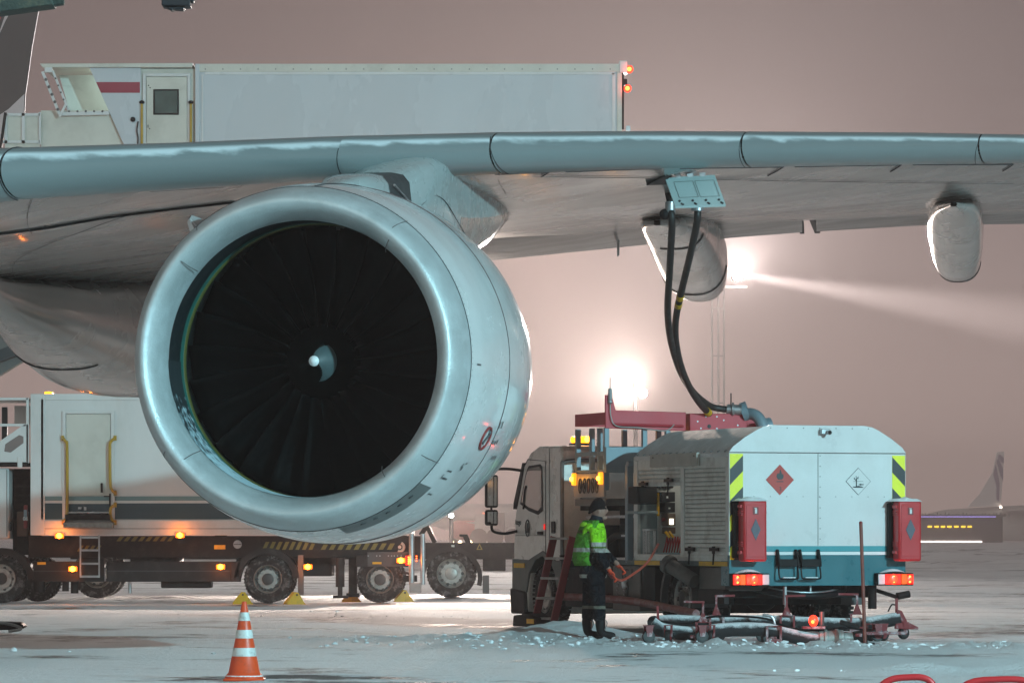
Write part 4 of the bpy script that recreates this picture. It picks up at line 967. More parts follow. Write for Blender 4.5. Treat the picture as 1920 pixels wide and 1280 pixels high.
# red suction bar along the lower side
part(MB().tube(smooth_path([(-.12, 6.1, .45), (-.14, 4.5, .45), (-.16, 3.0, .42), (-.25, 1.6, .36), (-.35, .3, .30)], 6), .055, 10), 'red_boom_pipe', mat('dull_red_pipe', (.16, .04, .04), .5, var=.2, dirt=(.3, .28, .27), dscale=4, damt=.5))
# --------------------------------------------------------------- lift platform
pf = thing('lift_platform', None, None); pf.parent = trk
v0, v1, uR = 4.56, 5.80, 2.68
redc = mat('platform_red', (.46, .03, .045), .42, .1, var=.1)
m_ = MB()
m_.prism([(-.0, 2.89), (0, 3.50), (.06, 3.14), (1.26, 3.12), (1.26, 2.93)], 'XZ', v0, v0 + .04) if False else None
m_.prism([(0, 2.89), (0, 3.37), (.10, 3.36), (.16, 3.15), (1.25, 3.13), (1.25, 2.86)], 'XZ', v0, v0 + .04)
m_.box(0, .04, v0 + .04, v1, 2.94, 3.12); m_.box(.04, uR, v1 - .04, v1, 2.94, 3.12)
m_.build('toe_board', redc, pf, bevel=.006)
MB().box(1.30, 2.20, v0 - .03, v0 + .25, 2.76, 3.115).build('manifold_box', redc, pf, bevel=.008)
m_ = MB().prism([(2.2, 2.7), (2.68, 2.7), (2.68, 3.07), (2.60, 3.07), (2.24, 3.02)], 'XZ', v0 + .26, v0 + .3).box(2.64, 2.68, v0 + .3, v1, 2.8, 3.07); m_.build('toe_board', redc, pf, bevel=.006)
MB().cyl((.12, v0 - .02, 2.945), (1.2, v0 - .02, 2.93), .02, n=8).build('grab_rail', redc, pf)
m_ = MB()
for (u, z) in ((1.42, 3.0), (1.47, 2.9), (1.55, 3.07), (1.72, 3.07), (1.72, 2.9), (1.83, 3.02), (2.05, 2.95)): m_.cyl((u, v0 - .036, z), (u, v0 - .02, z), .012, n=8)
m_.build('bolt', steel, pf)
MB().cyl((1.60, v0 - .034, 2.93), (1.60, v0 - .02, 2.93), .03, n=12).build('vent_hole', seam, pf)
for (u_, v_, z0) in ((.03, v0 + .05, 2.0), (.03, v0 + .62, 2.0), (.03, v1 - .05, 2.05), (.03, v0 + .3, 2.0), (.62, v0 + .05, 2.5), (.74, v1 - .1, 2.4), (.98, v0 + .05, 2.5), (1.5, v0 + .4, 2.4), (1.28, v1 - .1, 2.4)):
    MB().box(u_ - .035, u_ + .035, v_ - .035, v_ + .035, z0, 2.9).build('platform_post', blueg, pf, bevel=.005)
MB().box(0.0, .5, v0 - .02, v0 + .03, 2.25, 2.62).prism([(.5, 2.34), (1.55, 2.62), (1.55, 2.6), (.5, 2.62)], 'XZ', v0 - .02, v0 + .03).box(.5, 1.5, v0 - .02, v0 + .03, 2.42, 2.60).build('side_plate', blueg, pf, bevel=.005)
MB().box(0, .04, v0, v1, 2.50, 2.56).box(0, .04, v0, v1, 2.26, 2.30).build('cage_rail', blueg, pf, bevel=.004)
sgn = MB().box(-.02, .02, v0 + .02, v1 - .0, 1.90, 2.25).build('warning_board', mat('board_grey', (.28, .25, .23), .4, .2, var=.1), pf, bevel=.006)
for k in range(5):
    vv = v0 + .28 + k * .17
    pts = [(-.026, vv + .055 * math.cos(a), 2.07 + .105 * math.sin(a)) for a in np.linspace(0, 2 * math.pi, 25)]
    MB().tube(pts, .008, 6).build('oval_mark', seam, pf)
    if k == 2: MB().prism([(vv + .05 * math.cos(a), 2.07 + .10 * math.sin(a)) for a in np.linspace(0, 2 * math.pi, 20, False)], 'YZ', -.024, -.02).build('oval_mark', mat('dark_red_mark', (.12, .02, .02), .5, var=0), pf)
    else: MB().bar((-.026, vv - .02, 2.02), (-.026, vv + .02, 2.12), .012, .012).build('mark_figure', seam, pf)
for vv in (v0 + .08, v1 - .08):
    a_ = thing('amber_lamp', None, None, (-.04, vv, 2.17)); a_.parent = trk
    MB().box(-.03, .02, -.05, .05, -.09, .09).build('lamp_lens', mat('amber_lens_lit', (.9, .35, .02), .3, var=0, emit=(1, .30, .01), es=2.2), a_, bevel=.015); MB().ball((-.035, 0, 0), .035).build('bulb_glow', amber, a_)
    lamp('amber_light', (-.16, 0, 0), 2.2, (1, .42, .04), a_, .04)
MB().box(.0, .35, v0, v1, 1.78, 1.88).build('step_box', panm, pf, bevel=.01)
part(MB().tube(smooth_path([(2.18, v0 + .1, 3.12), (2.28, v0 - .12, 3.10), (2.36, v0 - .22, 2.95), (2.42, v0 - .28, 2.6)], 6), .085, 16), 'delivery_pipe', blueg, pf, ang=60)
part(MB().cyl((2.14, v0 + .02, 3.14), (2.22, v0 - .02, 3.17), .14, n=20), 'pipe_flange', blueg, pf)
part(MB().tube(smooth_path([(3.0 - .55, v0 + .0, 2.92), (2.52, v0 - .02, 2.90), (2.56, v0 - .02, 2.6)], 6), .08, 16), 'delivery_pipe', blueg, pf, ang=60)
part(MB().cyl((2.42, v0 - .04, 2.93), (2.56, v0 - .04, 2.95), .12, n=20), 'pipe_flange', blueg, pf)
part(MB().cyl((.06, v0 - .03, 3.30), (.06, v0 - .03, 3.46), .03, n=10).cyl((.06, v0 - .03, 3.46), (.06, v0 - .03, 3.62), .006, n=6).ball((.06, v0 - .03, 3.27), .035), 'antenna', steel, pf)
part(MB().tube(smooth_path([(.06, v0 - .03, 3.25), (.07, v0 - .04, 3.05), (.16, v0 - .04, 2.92), (.5, v0 - .04, 2.9), (.9, v0 - .05, 2.86), (1.05, v0 - .04, 2.95)], 6), .009, 6), 'cable', mat('pale_cable', (.35, .33, .31), .5, var=0), pf)
part(MB().ball((2.0, v0 + .1, 3.17), .05, (1, 1, 1.5)).cyl((2.0, v0 + .1, 3.2), (2.0, v0 + .1, 3.42), .01, n=6), 'antenna', black, pf)
# mast, pipework between box and cab
part(MB().box(.0, .09, 3.70, 3.80, .95, 2.35), 'mast_post', blueg, bevel=.008)
part(MB().box(.0, 1.5, 3.66, 3.76, 2.33, 2.40), 'mast_beam', blueg, bevel=.008)
m_ = MB().box(.5, 2.3, 3.9, 6.2, .9, 1.5).box(.7, 2.2, 4.2, 5.8, 1.5, 1.85).cyl((.45, 4.3, .95), (.45, 4.3, 1.7), .09, n=14).cyl((.35, 5.2, .95), (.35, 5.2, 1.5), .11, n=14)
m_.tube(smooth_path([(.25, 4.0, 1.3), (.25, 4.8, 1.34), (.3, 5.6, 1.1)], 5), .05, 10)
part(m_, 'pump_gear', darkm, bevel=.02)
m_ = MB().cyl((.2, 4.05, .95), (.2, 4.05, 1.35), .012, n=6).cyl((.15, 4.9, .95), (.15, 4.9, 1.3), .012, n=6).box(.1, .2, 4.0, 4.2, 1.33, 1.36).box(.3, .38, 3.9, 6.1, .98, 1.02).box(.3, .36, 3.9, 6.1, 1.6, 1.64)
part(m_, 'pump_rail', steel)
part(MB().box(.1, .5, 3.9, 6.3, 1.0, 1.03), 'deck_snow', snowm)
# --------------------------------------------------------------- cab
cb = thing('cab', None, None); cb.parent = trk
P = [(6.5, .92), (6.5, 2.60), (6.56, 2.68), (7.5, 2.69), (7.85, 2.60), (8.12, 2.42), (8.3, 2.05), (8.5, 1.70), (8.58, 1.2), (8.6, .55), (8.57, .20), (8.0, .16), (7.98, .5), (7.86, .82), (7.6, 1.0), (7.32, 1.06), (7.0, 1.0), (6.78, .82), (6.70, .60), (6.5, .6)]
MB().prism(P, 'YZ', .06, 2.44).build('cab_shell', cabm, cb, bevel=.035, seg=3)
MB().prism([(6.48, .58), (6.48, .98), (6.75, .98), (6.86, 1.02), (7.3, 1.12), (7.75, 1.02), (7.9, .98), (8.615, 1.0), (8.62, .5), (8.0, .48), (7.88, .78), (7.6, .98), (7.32, 1.04), (7.0, .98), (6.78, .80), (6.70, .58)], 'YZ', .045, 2.455).build('lower_trim', cabg, cb, bevel=.01)
MB().prism([(8.0, .16), (8.62, .16), (8.66, .55), (8.0, .5)], 'YZ', .02, 2.48).build('bumper', black, cb, bevel=.03)
W1 = [(7.30, 1.98), (7.32, 2.38), (7.42, 2.42), (7.90, 2.40), (8.02, 2.30), (8.28, 1.83), (7.9, 1.72), (7.5, 1.66), (7.30, 1.72)]
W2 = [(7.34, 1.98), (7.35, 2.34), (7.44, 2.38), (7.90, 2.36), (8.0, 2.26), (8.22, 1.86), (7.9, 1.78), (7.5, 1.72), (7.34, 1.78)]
for xa in ((.052, .07), (2.43, 2.448)): MB().prism(W1, 'YZ', *xa).build('window_rubber', black, cb)
 
for xa in ((.048, .06), (2.44, 2.452)): MB().prism(W2, 'YZ', *xa).build('side_window', mat('lit_cab_glass', (.62, .56, .52), .12, .5, var=.12, vscale=2), cb)  # pinkish light seen through the glass is painted into its colour
MB().tube(smooth_path([(.04, 8.10, 1.75), (.04, 8.05, 2.0), (.04, 7.98, 2.1)], 4), .015, 8).build('inner_handle', black, cb)
m_ = MB(); dl = [(7.18, 1.06), (7.18, 2.46), (7.95, 2.50), (8.15, 2.36)]
m_.tube([(.058, *p) for p in dl], .008, 5); m_.tube([(.058, 7.02, 1.05), (.058, 7.02, 2.65)], .006, 5); m_.tube([(.058, 7.18, 1.35), (.058, 8.5, 1.35)], .004, 5)
m_.build('door_joint', seam, cb)
MB().box(.02, .06, 7.28, 7.46, 1.36, 1.41).build('door_handle', black, cb, bevel=.01)
MB().box(.035, .06, 6.76, 6.90, 1.38, 1.56).build('air_vent', black, cb, bevel=.02)
MB().box(.045, .06, 7.18, 7.24, 1.44, 1.52).build('marker_lamp', redl, cb, bevel=.004)
MB().box(.03, .045, 8.05, 8.5, .86, .93).build('yellow_marker', _m['marker_yellow'], cb)
MB().prism([(8.58, 1.75), (8.56, 1.85), (8.18, 2.45), (8.1, 2.45), (8.42, 1.80)], 'YZ', .05, 2.45).build('windscreen_pillar', black, cb)
# rear wall with two panes
MB().box(.35, 1.1, 6.48, 6.5, 1.72, 2.3).box(1.35, 2.2, 6.48, 6.5, 1.72, 2.3).build('rear_window', glass, cb, bevel=.006)
MB().tube(smooth_path([(.02, 6.38, 1.05), (.02, 6.38, 2.30), (.05, 6.38, 2.42), (.3, 6.38, 2.46), (1.4, 6.38, 2.46)], 6), .03, 10).build('air_pipe', mat('pipe_grey', (.14, .135, .13), .35, .5), cb)
MB().bar((.02, 6.38, .98), (.02, 6.38, 1.06), .06, .06).build('pipe_foot', black, cb)
# badge ring with a cone in it
bc = (7.95, 1.46)
MB().tube([(.05, bc[0] + .085 * math.cos(a), bc[1] + .125 * math.sin(a)) for a in np.linspace(0, 2 * math.pi, 29)], .008, 6).build('door_badge', seam, cb)
MB().prism([(bc[0] - .05, bc[1] - .07), (bc[0] + .05, bc[1] - .07), (bc[0] + .012, bc[1] + .08), (bc[0] - .012, bc[1] + .08)], 'YZ', .048, .058).build('badge_symbol', seam, cb)
text('Atego', 'lettering', .12, seam, cb, (.056, 8.38, 1.55), (R(90), 0, R(-90)), sx=.9)
# mirrors
m_ = MB().tube(smooth_path([(.08, 8.2, 2.33), (-.15, 8.28, 2.36), (-.36, 8.33, 2.34), (-.40, 8.33, 2.2)], 5), .022, 8).tube(smooth_path([(.08, 8.45, 1.42), (-.15, 8.40, 1.38), (-.36, 8.36, 1.42), (-.38, 8.34, 1.55)], 5), .022, 8).cyl((-.39, 8.34, 1.55), (-.39, 8.34, 1.8), .018, n=8)
m_.build('mirror_arm', black, cb)
MB().box(-.50, -.30, 8.26, 8.36, 1.77, 2.27).build('mirror', black, cb, bevel=.035, seg=3)
MB().box(-.50, -.30, 8.26, 8.36, 1.50, 1.74).build('mirror', black, cb, bevel=.035, seg=3)
mg = mat('mirror_glass', (.5, .5, .5), .03, 1.0, var=0)
MB().box(-.482, -.318, 8.252, 8.258, 1.80, 2.24).build('mirror_glass', mg, cb); MB().box(-.482, -.318, 8.252, 8.258, 1.53, 1.71).build('mirror_glass', mg, cb)
for u_, v_ in ((.55, 6.95), (2.0, 6.9)):
    a_ = thing('beacon', None, None, (u_, v_, 2.70)); a_.parent = trk
    MB().box(-.17, .17, -.10, .10, 0, .03).build('beacon_base', black, a_, bevel=.008); MB().box(-.16, .16, -.09, .09, .03, .13).build('beacon_lens', amberd, a_, bevel=.035, seg=3)
    lamp('beacon_light', (0, -.0, .22), 3, (1, .42, .04), a_, .06)
    if u_ < 1: MB().ball((.05, -.085, .085), .045).build('bulb_glow', amber, a_)
MB().cyl((.3, 8.02, 2.50), (.3, 8.02, 2.58), .02, n=8).ball((.3, 8.02, 2.62), .06, (1, 1, .7)).box(.2, .45, 7.9, 8.1, 2.48, 2.53).build('roof_horn', black, cb, bevel=.008)
part(MB().bar((U1 - .3, .3, .6), (U1 - .05, .1, .5), .05, .05).cyl((U1 - .08, .1, .52), (U1 + .1, .1, .55), .05, n=12).cyl((U1 - .45, .1, .35), (U1 - .45, .1, .7), .06, n=12), 'rear_bracket', darkm)
m_ = MB()
for k in range(11): m_.ball((.80, -.05, .42 - .04 * k), .018, (1, .6, 1.3), n=6, m_=4)
m_.box(.785, .815, -.06, .0, .42, .66)
part(m_, 'snowy_chain', mat('chain_metal', (.3, .3, .3), .5, .5), flat=True)

# ladder leaning on the truck side
lad = thing('access_ladder', 'red ladder with snowy grey treads leaning on the truck between cab and worker', 'ladder', (0, 0, 0))
def tw(u, v_, z): return Vector((2.905 + .94 * u - .342 * v_, 57.1 + .342 * u + .94 * v_, z))
for pa, pb in ((tw(-.03, t_v(1042), 1.33), tw(-.33, t_v(1043), .10)), (tw(-.03, t_v(1077), 1.33), tw(-.33, t_v(1078), .08))):
    MB().bar(pa, pb, .04, .11, up=(0.94, .34, 0)).build('stringer', redp, lad, bevel=.006)
for k in range(5):
    f = .02 + k * .235; u = -.03 - .30 * f; z = 1.33 - 1.25 * f
    a_, b_ = tw(u, t_v(1043), z), tw(u, t_v(1077.5), z)
    MB().bar(a_, b_, .16, .035).build('tread', mat('tread_metal', (.26, .25, .24), .6, .3, var=.2, dirt=(.6, .6, .6), dscale=6), lad, bevel=.004)

# ================================================================== LOADERS
def loaderframe(X0, D, s, G): return (lambda px: (px - CX) / s), (lambda py: (G - py) / s)
# front loader, box down
L1 = thing('catering_truck', 'white high-lift truck with its box lowered, teal stripes and a door with yellow rails', 'catering truck', (0, 86, 0), 0, 'high-lift catering trucks')
s1_, G1 = F / 86, HY + CZ * F / 86
def X1(px): return (px - CX) / s1_
def Z1(py): return (G1 - py) / s1_
def bx1(p0, p1, ya, yb, y0=0, y1=2.45): return MB().box(X1(p0), X1(p1), y0, y1, Z1(yb), Z1(ya))
bx1(62, 765, 742, 998, .02, 2.5).build('box_body', white2, L1, bevel=.02)
bx1(57, 84, 738, 1003, 0, 2.52).build('corner_post', white2, L1, bevel=.01); bx1(750, 772, 738, 1003, 0, 2.52).build('corner_post', white2, L1, bevel=.01)
bx1(84, 750, 738, 750, 0, .03).build('top_rail', white2, L1, bevel=.006); bx1(84, 750, 975, 1003, 0, .03).build('bottom_rail', white2, L1, bevel=.006)
bx1(84, 750, 990, 991, -.004, .0).build('rail_joint', seaml, L1)
bx1(82, 750, 930, 938, .014, .02).build('stripe', gteal, L1); bx1(82, 750, 943, 973, .014, .02).build('stripe', dteal, L1)
bx1(77, 81, 748, 973, .0, .02).build('edge_trim', white2, L1)
dr = thing('side_door', None, None); dr.parent = L1
m_ = MB()
for a in ((117, 123, 770, 985), (208, 215, 770, 985), (123, 208, 770, 775)): m_.box(X1(a[0]), X1(a[1]), -.03, .02, Z1(a[3]), Z1(a[2]))
m_.build('door_frame', white2, dr, bevel=.006)
bx1(124, 207, 776, 929, .0, .03).build('door_leaf', cream, dr, bevel=.006); bx1(124, 207, 944, 972, -.002, .03).build('door_leaf', dteal, dr); bx1(124, 207, 930, 938, -.001, .03).build('door_stripe', gteal, dr); bx1(124, 207, 938, 944, -.001, .03).build('door_leaf', cream, dr)
bx1(189, 193, 905, 923, -.05, 0).build('door_handle', black, dr, bevel=.008); bx1(205, 208, 925, 950, -.05, 0).box(X1(195), X1(206), -.05, -.03, Z1(931), Z1(929)).build('door_latch', black, dr)
bx1(147, 153, 950, 954, -.06, 0).box(X1(158), X1(162), -.06, 0, Z1(956), Z1(950)).box(X1(126), X1(206), -.03, 0, Z1(962), Z1(959)).build('step_latch', steel, dr)
bx1(124, 207, 964, 974, -.20, 0).build('folded_step', darkm, dr, bevel=.005)
MB().grid([[Vector((X1(126 + 80 * i / 10), -.2 + .2 * j / 3, Z1(964) + .03 + .03 * math.sin(i * 1.3) * (j / 3))) for j in range(4)] for i in range(11)]).build('step_snow', snowm, dr)
bx1(121, 214, 979, 989, -.28, 0).build('tread_plate', mat('tread_plate_metal', (.25, .24, .22), .4, .7, var=.4, vscale=14, bump=.01, bscale=60), dr, bevel=.004)
def rail(pts, nm='hand_rail'): MB().tube(smooth_path([(X1(a), -d_, Z1(b_)) for a, b_, d_ in pts], 5), .03, 8).build(nm, handle, dr)
rail([(118, 821, .02), (124, 828, .12), (127, 840, .12), (127, 960, .12), (124, 973, .12), (119, 978, .02)])
rail([(216, 821, .02), (209, 828, .12), (207, 840, .12), (208, 905, .12), (211, 918, .12), (216, 924, .02)])
rail([(216, 946, .02), (209, 952, .12), (208, 965, .12), (211, 974, .12), (216, 979, .02)])
m_ = MB()
for a, b_ in ((118, 821), (119, 978), (216, 821), (216, 924), (216, 946), (216, 979)): m_.box(X1(a) - .03, X1(a) + .03, -.05, .0, Z1(b_) - .05, Z1(b_) + .05)
m_.build('rail_foot', handle, dr)
# steps hanging below the door
ls = thing('boarding_ladder', None, None); ls.parent = L1
for px in (152, 187): MB().bar((X1(px), -.12, Z1(1003)), (X1(px), -.12, Z1(1082)), .03, .03).build('stringer', steel, ls)
for py in (1007, 1031, 1056, 1080): MB().box(X1(153), X1(186), -.22, -.05, Z1(py) - .02, Z1(py) + .02).build('tread', steel, ls)
# lift parts, platform at the front of the box
bx1(-45, 53, 745, 750, 0, 1.9).build('front_platform_top', white2, L1, bevel=.01)
m_ = MB(); m_.box(X1(49), X1(54), 0, .1, Z1(868), Z1(745)); m_.prism([(X1(-45), Z1(866)), (X1(53), Z1(866)), (X1(53), Z1(795)), (X1(46), Z1(795)), (X1(-20), Z1(840)), (X1(-45), Z1(845))], 'XZ', 0, .06)
m_.box(X1(-45), X1(49), 0, .05, Z1(799), Z1(794)); m_.build('side_bracket', white2, L1, bevel=.005)
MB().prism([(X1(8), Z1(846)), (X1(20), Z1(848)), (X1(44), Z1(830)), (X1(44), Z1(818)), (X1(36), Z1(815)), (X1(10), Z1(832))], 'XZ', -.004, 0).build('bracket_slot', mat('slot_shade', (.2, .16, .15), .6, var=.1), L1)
bx1(0, 10, 762, 835, .3, .4).build('inner_post', skirtm, L1); bx1(14, 46, 757, 793, 1.2, 1.25).build('rear_sheet', white2, L1)
bx1(33, 42, 857, 876, -.03, 0).build('hinge_plate', white2, L1, bevel=.006)
bx1(-50, 53, 866, 872, -.0, 1.8).build('bracket_edge', darkm, L1)
bx1(-60, 14, 877, 1010, .25, 2.3).build('cab', white2, L1, bevel=.03)
bx1(9.5, 11, 880, 1005, .24, .26).build('cab_joint', seaml, L1); bx1(16, 19, 978, 995, .2, .26).build('cab_handle', black, L1)
bx1(14, 55, 877, 1040, .9, 2.3).build('scissor_housing', darkm, L1, bevel=.02)
m_ = MB()
for k in range(5): m_.box(X1(18), X1(46), .8, .86, Z1(893 + k * 17) - .02, Z1(893 + k * 17) + .02)
m_.build('pipe_bundle', skirtm, L1); bx1(26, 46, 958, 1005, .5, .8).build('rusty_bracket', mat('rusty_brown', (.10, .05, .03), .6, var=.3), L1, bevel=.02)
bx1(41, 48, 946, 990, .3, .4).build('fire_bottle', redp, L1, bevel=.02); bx1(41.5, 47.5, 955, 975, .28, .3).build('bottle_label', blueg, L1)
text('06', 'lettering', .11, white, L1, (X1(45), .27, Z1(972)), (R(90), 0, 0))
# chassis
bx1(50, 790, 1004, 1045, .25, .5).build('chassis_rail', darkm, L1, bevel=.01); bx1(50, 780, 1004, 1045, 1.9, 2.15).build('chassis_rail', darkm, L1, bevel=.01)
bx1(240, 330, 1010, 1060, .5, 1.9).box(X1(440), X1(640), .5, 1.9, Z1(1060), Z1(1010)).build('scissor_base', darkm, L1, bevel=.01)
bx1(200, 432, 1052, 1090, 0, .06).build('side_skirt', skirtm, L1, bevel=.01); bx1(62, 148, 1052, 1090, 0, .06).build('side_skirt', skirtm, L1, bevel=.01)
m_ = MB().box(X1(200), X1(432), -.01, 0, Z1(1071), Z1(1069)).box(X1(62), X1(148), -.01, 0, Z1(1071), Z1(1069)).build('skirt_line', seam, L1)
bx1(148, 196, 1045, 1090, -.04, .3).build('ladder_box', skirtm, L1, bevel=.01)
bx1(300, 395, 1088, 1102, .2, .7).build('air_tank', darkm, L1, bevel=.03)
for px_, pz_, r_ in ((70, 1110, .12), (120, 1108, .07), (137, 1112, .08)): MB().cyl((X1(px_), .3, Z1(1085)), (X1(px_), .3, Z1(pz_)), r_, n=14).build('valve', darkm, L1)
MB().cyl((X1(241), .3, Z1(1080)), (X1(241), .3, Z1(1112)), .035, n=12).build('stabiliser_rod', steel, L1)
def yst(p0, p1, y0, y1, n_, lean=7):
    m_ = MB(); st = (p1 - p0) / n_
    for k in range(n_):
        a = p0 + k * st; m_.prism([(X1(a), Z1(y1)), (X1(a + st * .55), Z1(y1)), (X1(a + st * .55 + lean), Z1(y0)), (X1(a + lean), Z1(y0))], 'XZ', .235, .249)
    m_.build('warning_stripe', mat('dim_yellow', (.16, .125, .01), .5, var=.3), L1)
yst(216, 325, 1005, 1014, 8); yst(142, 186, 1022, 1033, 4); yst(490, 590, 1015, 1030, 8); yst(600, 740, 1018, 1030, 9); bx1(400, 421, 1021, 1029, .22, .25).build('sticker', yellow, L1)
bx1(70, 86, 1053, 1058, -.01, 0).build('sticker', yellow, L1)
MB().cyl((X1(444), .20, Z1(1020)), (X1(444), .26, Z1(1020)), .085, n=20).build('reflector_disc', steel, L1); bx1(437, 451, 1019.2, 1020.6, .19, .2).build('disc_slot', seam, L1)
bx1(555, 620, 1010, 1080, .5, 1.8).build('hydraulic_tank', darkm, L1, bevel=.02)
MB().cyl((X1(637), .2, Z1(1045)), (X1(637), .2, Z1(1100)), .09, n=16).cyl((X1(637), .2, Z1(1100)), (X1(637), .2, Z1(1116)), .05, n=12).box(X1(624), X1(652), .05, .35, Z1(1121), Z1(1116)).build('stabiliser_leg', skirtm, L1, bevel=.005)
MB().cyl((X1(660), .5, Z1(1045)), (X1(660), .5, Z1(1112)), .09, n=12).box(X1(648), X1(672), .35, .65, Z1(1119), Z1(1112)).build('stabiliser_leg', darkm, L1)
bx1(668, 688, 1040, 1062, .1, .4).build('valve_box', skirtm, L1, bevel=.01); bx1(688, 765, 1034, 1062, .12, .2).build('rear_side_panel', mat('dark_panel', (.045, .04, .04), .5, var=.2), L1, bevel=.01)
bx1(698, 715, 1053, 1057, .1, .12).build('sticker', yellow, L1)
m_ = MB()
for px in (690, 706, 712, 728, 734, 739, 745, 752): m_.box(X1(px) - .01, X1(px) + .01, .11, .12, Z1(1041.5) - .01, Z1(1041.5) + .01)
m_.build('rivet', steel, L1)
m_ = MB().cyl((X1(749), .13, Z1(1025)), (X1(749), .2, Z1(1025)), .035, n=12); m_.tube([(X1(749 + 8 * math.cos(a)), .15, Z1(1025 - 8 * math.sin(a))) for a in np.linspace(-2, 1.2, 12)], .03, 6); m_.build('hook_mark', mat('pale_mark', (.45, .42, .38), .5), L1)
bx1(760, 775, 1041, 1059, 0, .1).build('tail_lamp', redl, L1, bevel=.01)
m_ = MB()
for py in (1044, 1048, 1052, 1056): m_.ball((X1(766), -.01, Z1(py)), .018)
for py in (1042, 1046, 1051): m_.ball((X1(781), -.01, Z1(py)), .012)
m_.build('lamp_dot', redg, L1)
for px in (772, 793):
    MB().cyl((X1(px), -.1, Z1(1000)), (X1(px), -.1, Z1(1095)), .055 if px < 780 else .05, n=12).build('stabiliser_leg', steel, L1)
MB().box(X1(768), X1(790), -.2, .1, Z1(1110), Z1(1092)).build('stabiliser_foot', mat('worn_metal', (.3, .25, .23), .5, .3, var=.3), L1, bevel=.01)
m_ = MB().bar((X1(768), -.05, Z1(1075)), (X1(754), -.05, Z1(1072)), .05, .05).box(X1(756), X1(782), 0, .1, Z1(1090), Z1(1078)); m_.build('tow_bracket', skirtm, L1)
def ring_fender(parent, px, py, r0, r1, p_m, y0=-.03, y1=.5, a0=5, a1=175, X=X1, Z=Z1):
    rows = []
    for k in range(15):
        a = R(a0 + (a1 - a0) * k / 14); rows.append([Vector((X(px) + math.cos(a) * r_, y, Z(py) + math.sin(a) * r_)) for y, r_ in ((y0, r0), (y0, r1), (y1, r1), (y1, r0))])
    m_ = MB().grid(rows, close=True); m_.add(rows[0], [(0, 1, 2, 3)]); m_.add(rows[-1], [(3, 2, 1, 0)]); m_.build('mudguard', p_m, parent, ang=40)
ring_fender(L1, 500, 1088, .54, .66, skirtm); ring_fender(L1, 2, 1090, .55, .68, skirtm)
bx1(432, 450, 1052, 1090, -.03, .4).build('mudguard_edge', skirtm, L1, bevel=.01); bx1(558, 568, 1040, 1115, .1, .4).build('mud_flap', mat('flap_grey', (.10, .09, .085), .7, var=.2), L1)
wheel(L1, (X1(502), .16, .48), .48, .30, -1); wheel(L1, (X1(2), .16, .49), .49, .30, -1, dish=.3); wheel(L1, (X1(712), .3, .47), .47, .30, -1, holes=10)
for px in (502, 2, 712): wheel(L1, (X1(px) + .0, 2.2, .48), .48, .30, 1)
wheel(L1, (X1(50), 2.2, .48), .48, .3, 1)
def marker(parent, p, es_r=.055, P=9):
    a_ = thing('marker_lamp', None, None, p); a_.parent = parent
    MB().box(-.09, .09, .0, .05, -.05, .05).build('lamp_lens', amberl, a_, bevel=.012); MB().ball((0, -.02, 0), es_r).build('bulb_glow', amber, a_)
    lamp('marker_light', (0, -.14, 0), P, (1, .22, .015), a_, .04)
for px, py in ((112, 1004), (338, 1003), (137, 1066), (414, 1062), (577, 1062), (752, 1050)): marker(L1, (X1(px), -.08 if px != 577 else .02, Z1(py)))
bx1(80, 94, 733, 738, .3, .7).build('roof_beacon', amberd, L1, bevel=.02); lamp('beacon_light', (X1(87), .5, Z1(722)), 3, (1, .36, .05), L1, .05)
# roof beacon hidden lamps glow on the wing
# rear loader, box raised
L2 = thing('catering_truck', 'high-lift truck behind, its long white box raised high over the wing', 'catering truck', (0, 93, 0), 0, 'high-lift catering trucks')
s2_, G2 = F / 93, HY + CZ * F / 93
def X2(px): return (px - CX) / s2_
def Z2(py): return (G2 - py) / s2_
def bx2(p0, p1, ya, yb, y0=0, y1=2.45): return MB().box(X2(p0), X2(p1), y0, y1, Z2(yb), Z2(ya))
boxw = mat('raised_box_white', (.50, .54, .57), .25, var=.05, vscale=.8, coat=.4, stretch=(.6, 1, .25), dirt=(.5, .52, .54), dscale=1.0, damt=.4)
bx2(372, 1160, 126, 335, .02, 2.5).build('raised_box', boxw, L2, bevel=.02)
bx2(366, 1166, 120, 135, -.01, 2.53).build('top_rail', cream, L2, bevel=.008)
bx2(384, 1152, 135, 140, .0, .03).build('rail_strip', white, L2); bx2(1157, 1166, 135, 335, -.01, .04).build('corner_post', cream, L2, bevel=.008); bx2(1148, 1154, 137, 335, .0, .03).build('edge_trim', white, L2)
bx2(366, 374, 120, 335, -.02, .04).build('corner_post', boxw, L2, bevel=.01); bx2(378, 381, 140, 335, 0, .03).build('edge_trim', white, L2)
m_ = MB()
for k in range(24): m_.box(X2(385 + k * 33) - .012, X2(385 + k * 33) + .012, -.016, -.01, Z2(130) - .012, Z2(130) + .012)
m_.build('rivet', seaml, L2)
bx2(1161, 1176, 114, 137, -.05, .4).build('camera_housing', white, L2, bevel=.02); bx2(1166, 1170, 137, 243, 0, .06).build('rear_pipe', darkm, L2)
bx2(1168, 1176, 148, 160, 0, .15).build('rear_lamp_box', black, L2, bevel=.01); bx2(1174, 1182, 236, 246, 0, .2).build('rear_bracket', steel, L2)
for px, py in ((1180, 130), (1176.5, 166)):
    a_ = thing('red_marker_lamp', None, None, (X2(px), 0, Z2(py))); a_.parent = L2
    MB().ball((0, 0, 0), .05).build('lamp_lens', redg, a_); MB().ball((0, .03, 0), .085, (1, .5, 1)).build('lamp_halo', redh, a_); lamp('marker_light', (.05, -.12, 0), 4, (1, .08, .03), a_, .04)  # outer glowing ball stands in for the halo round the lamp
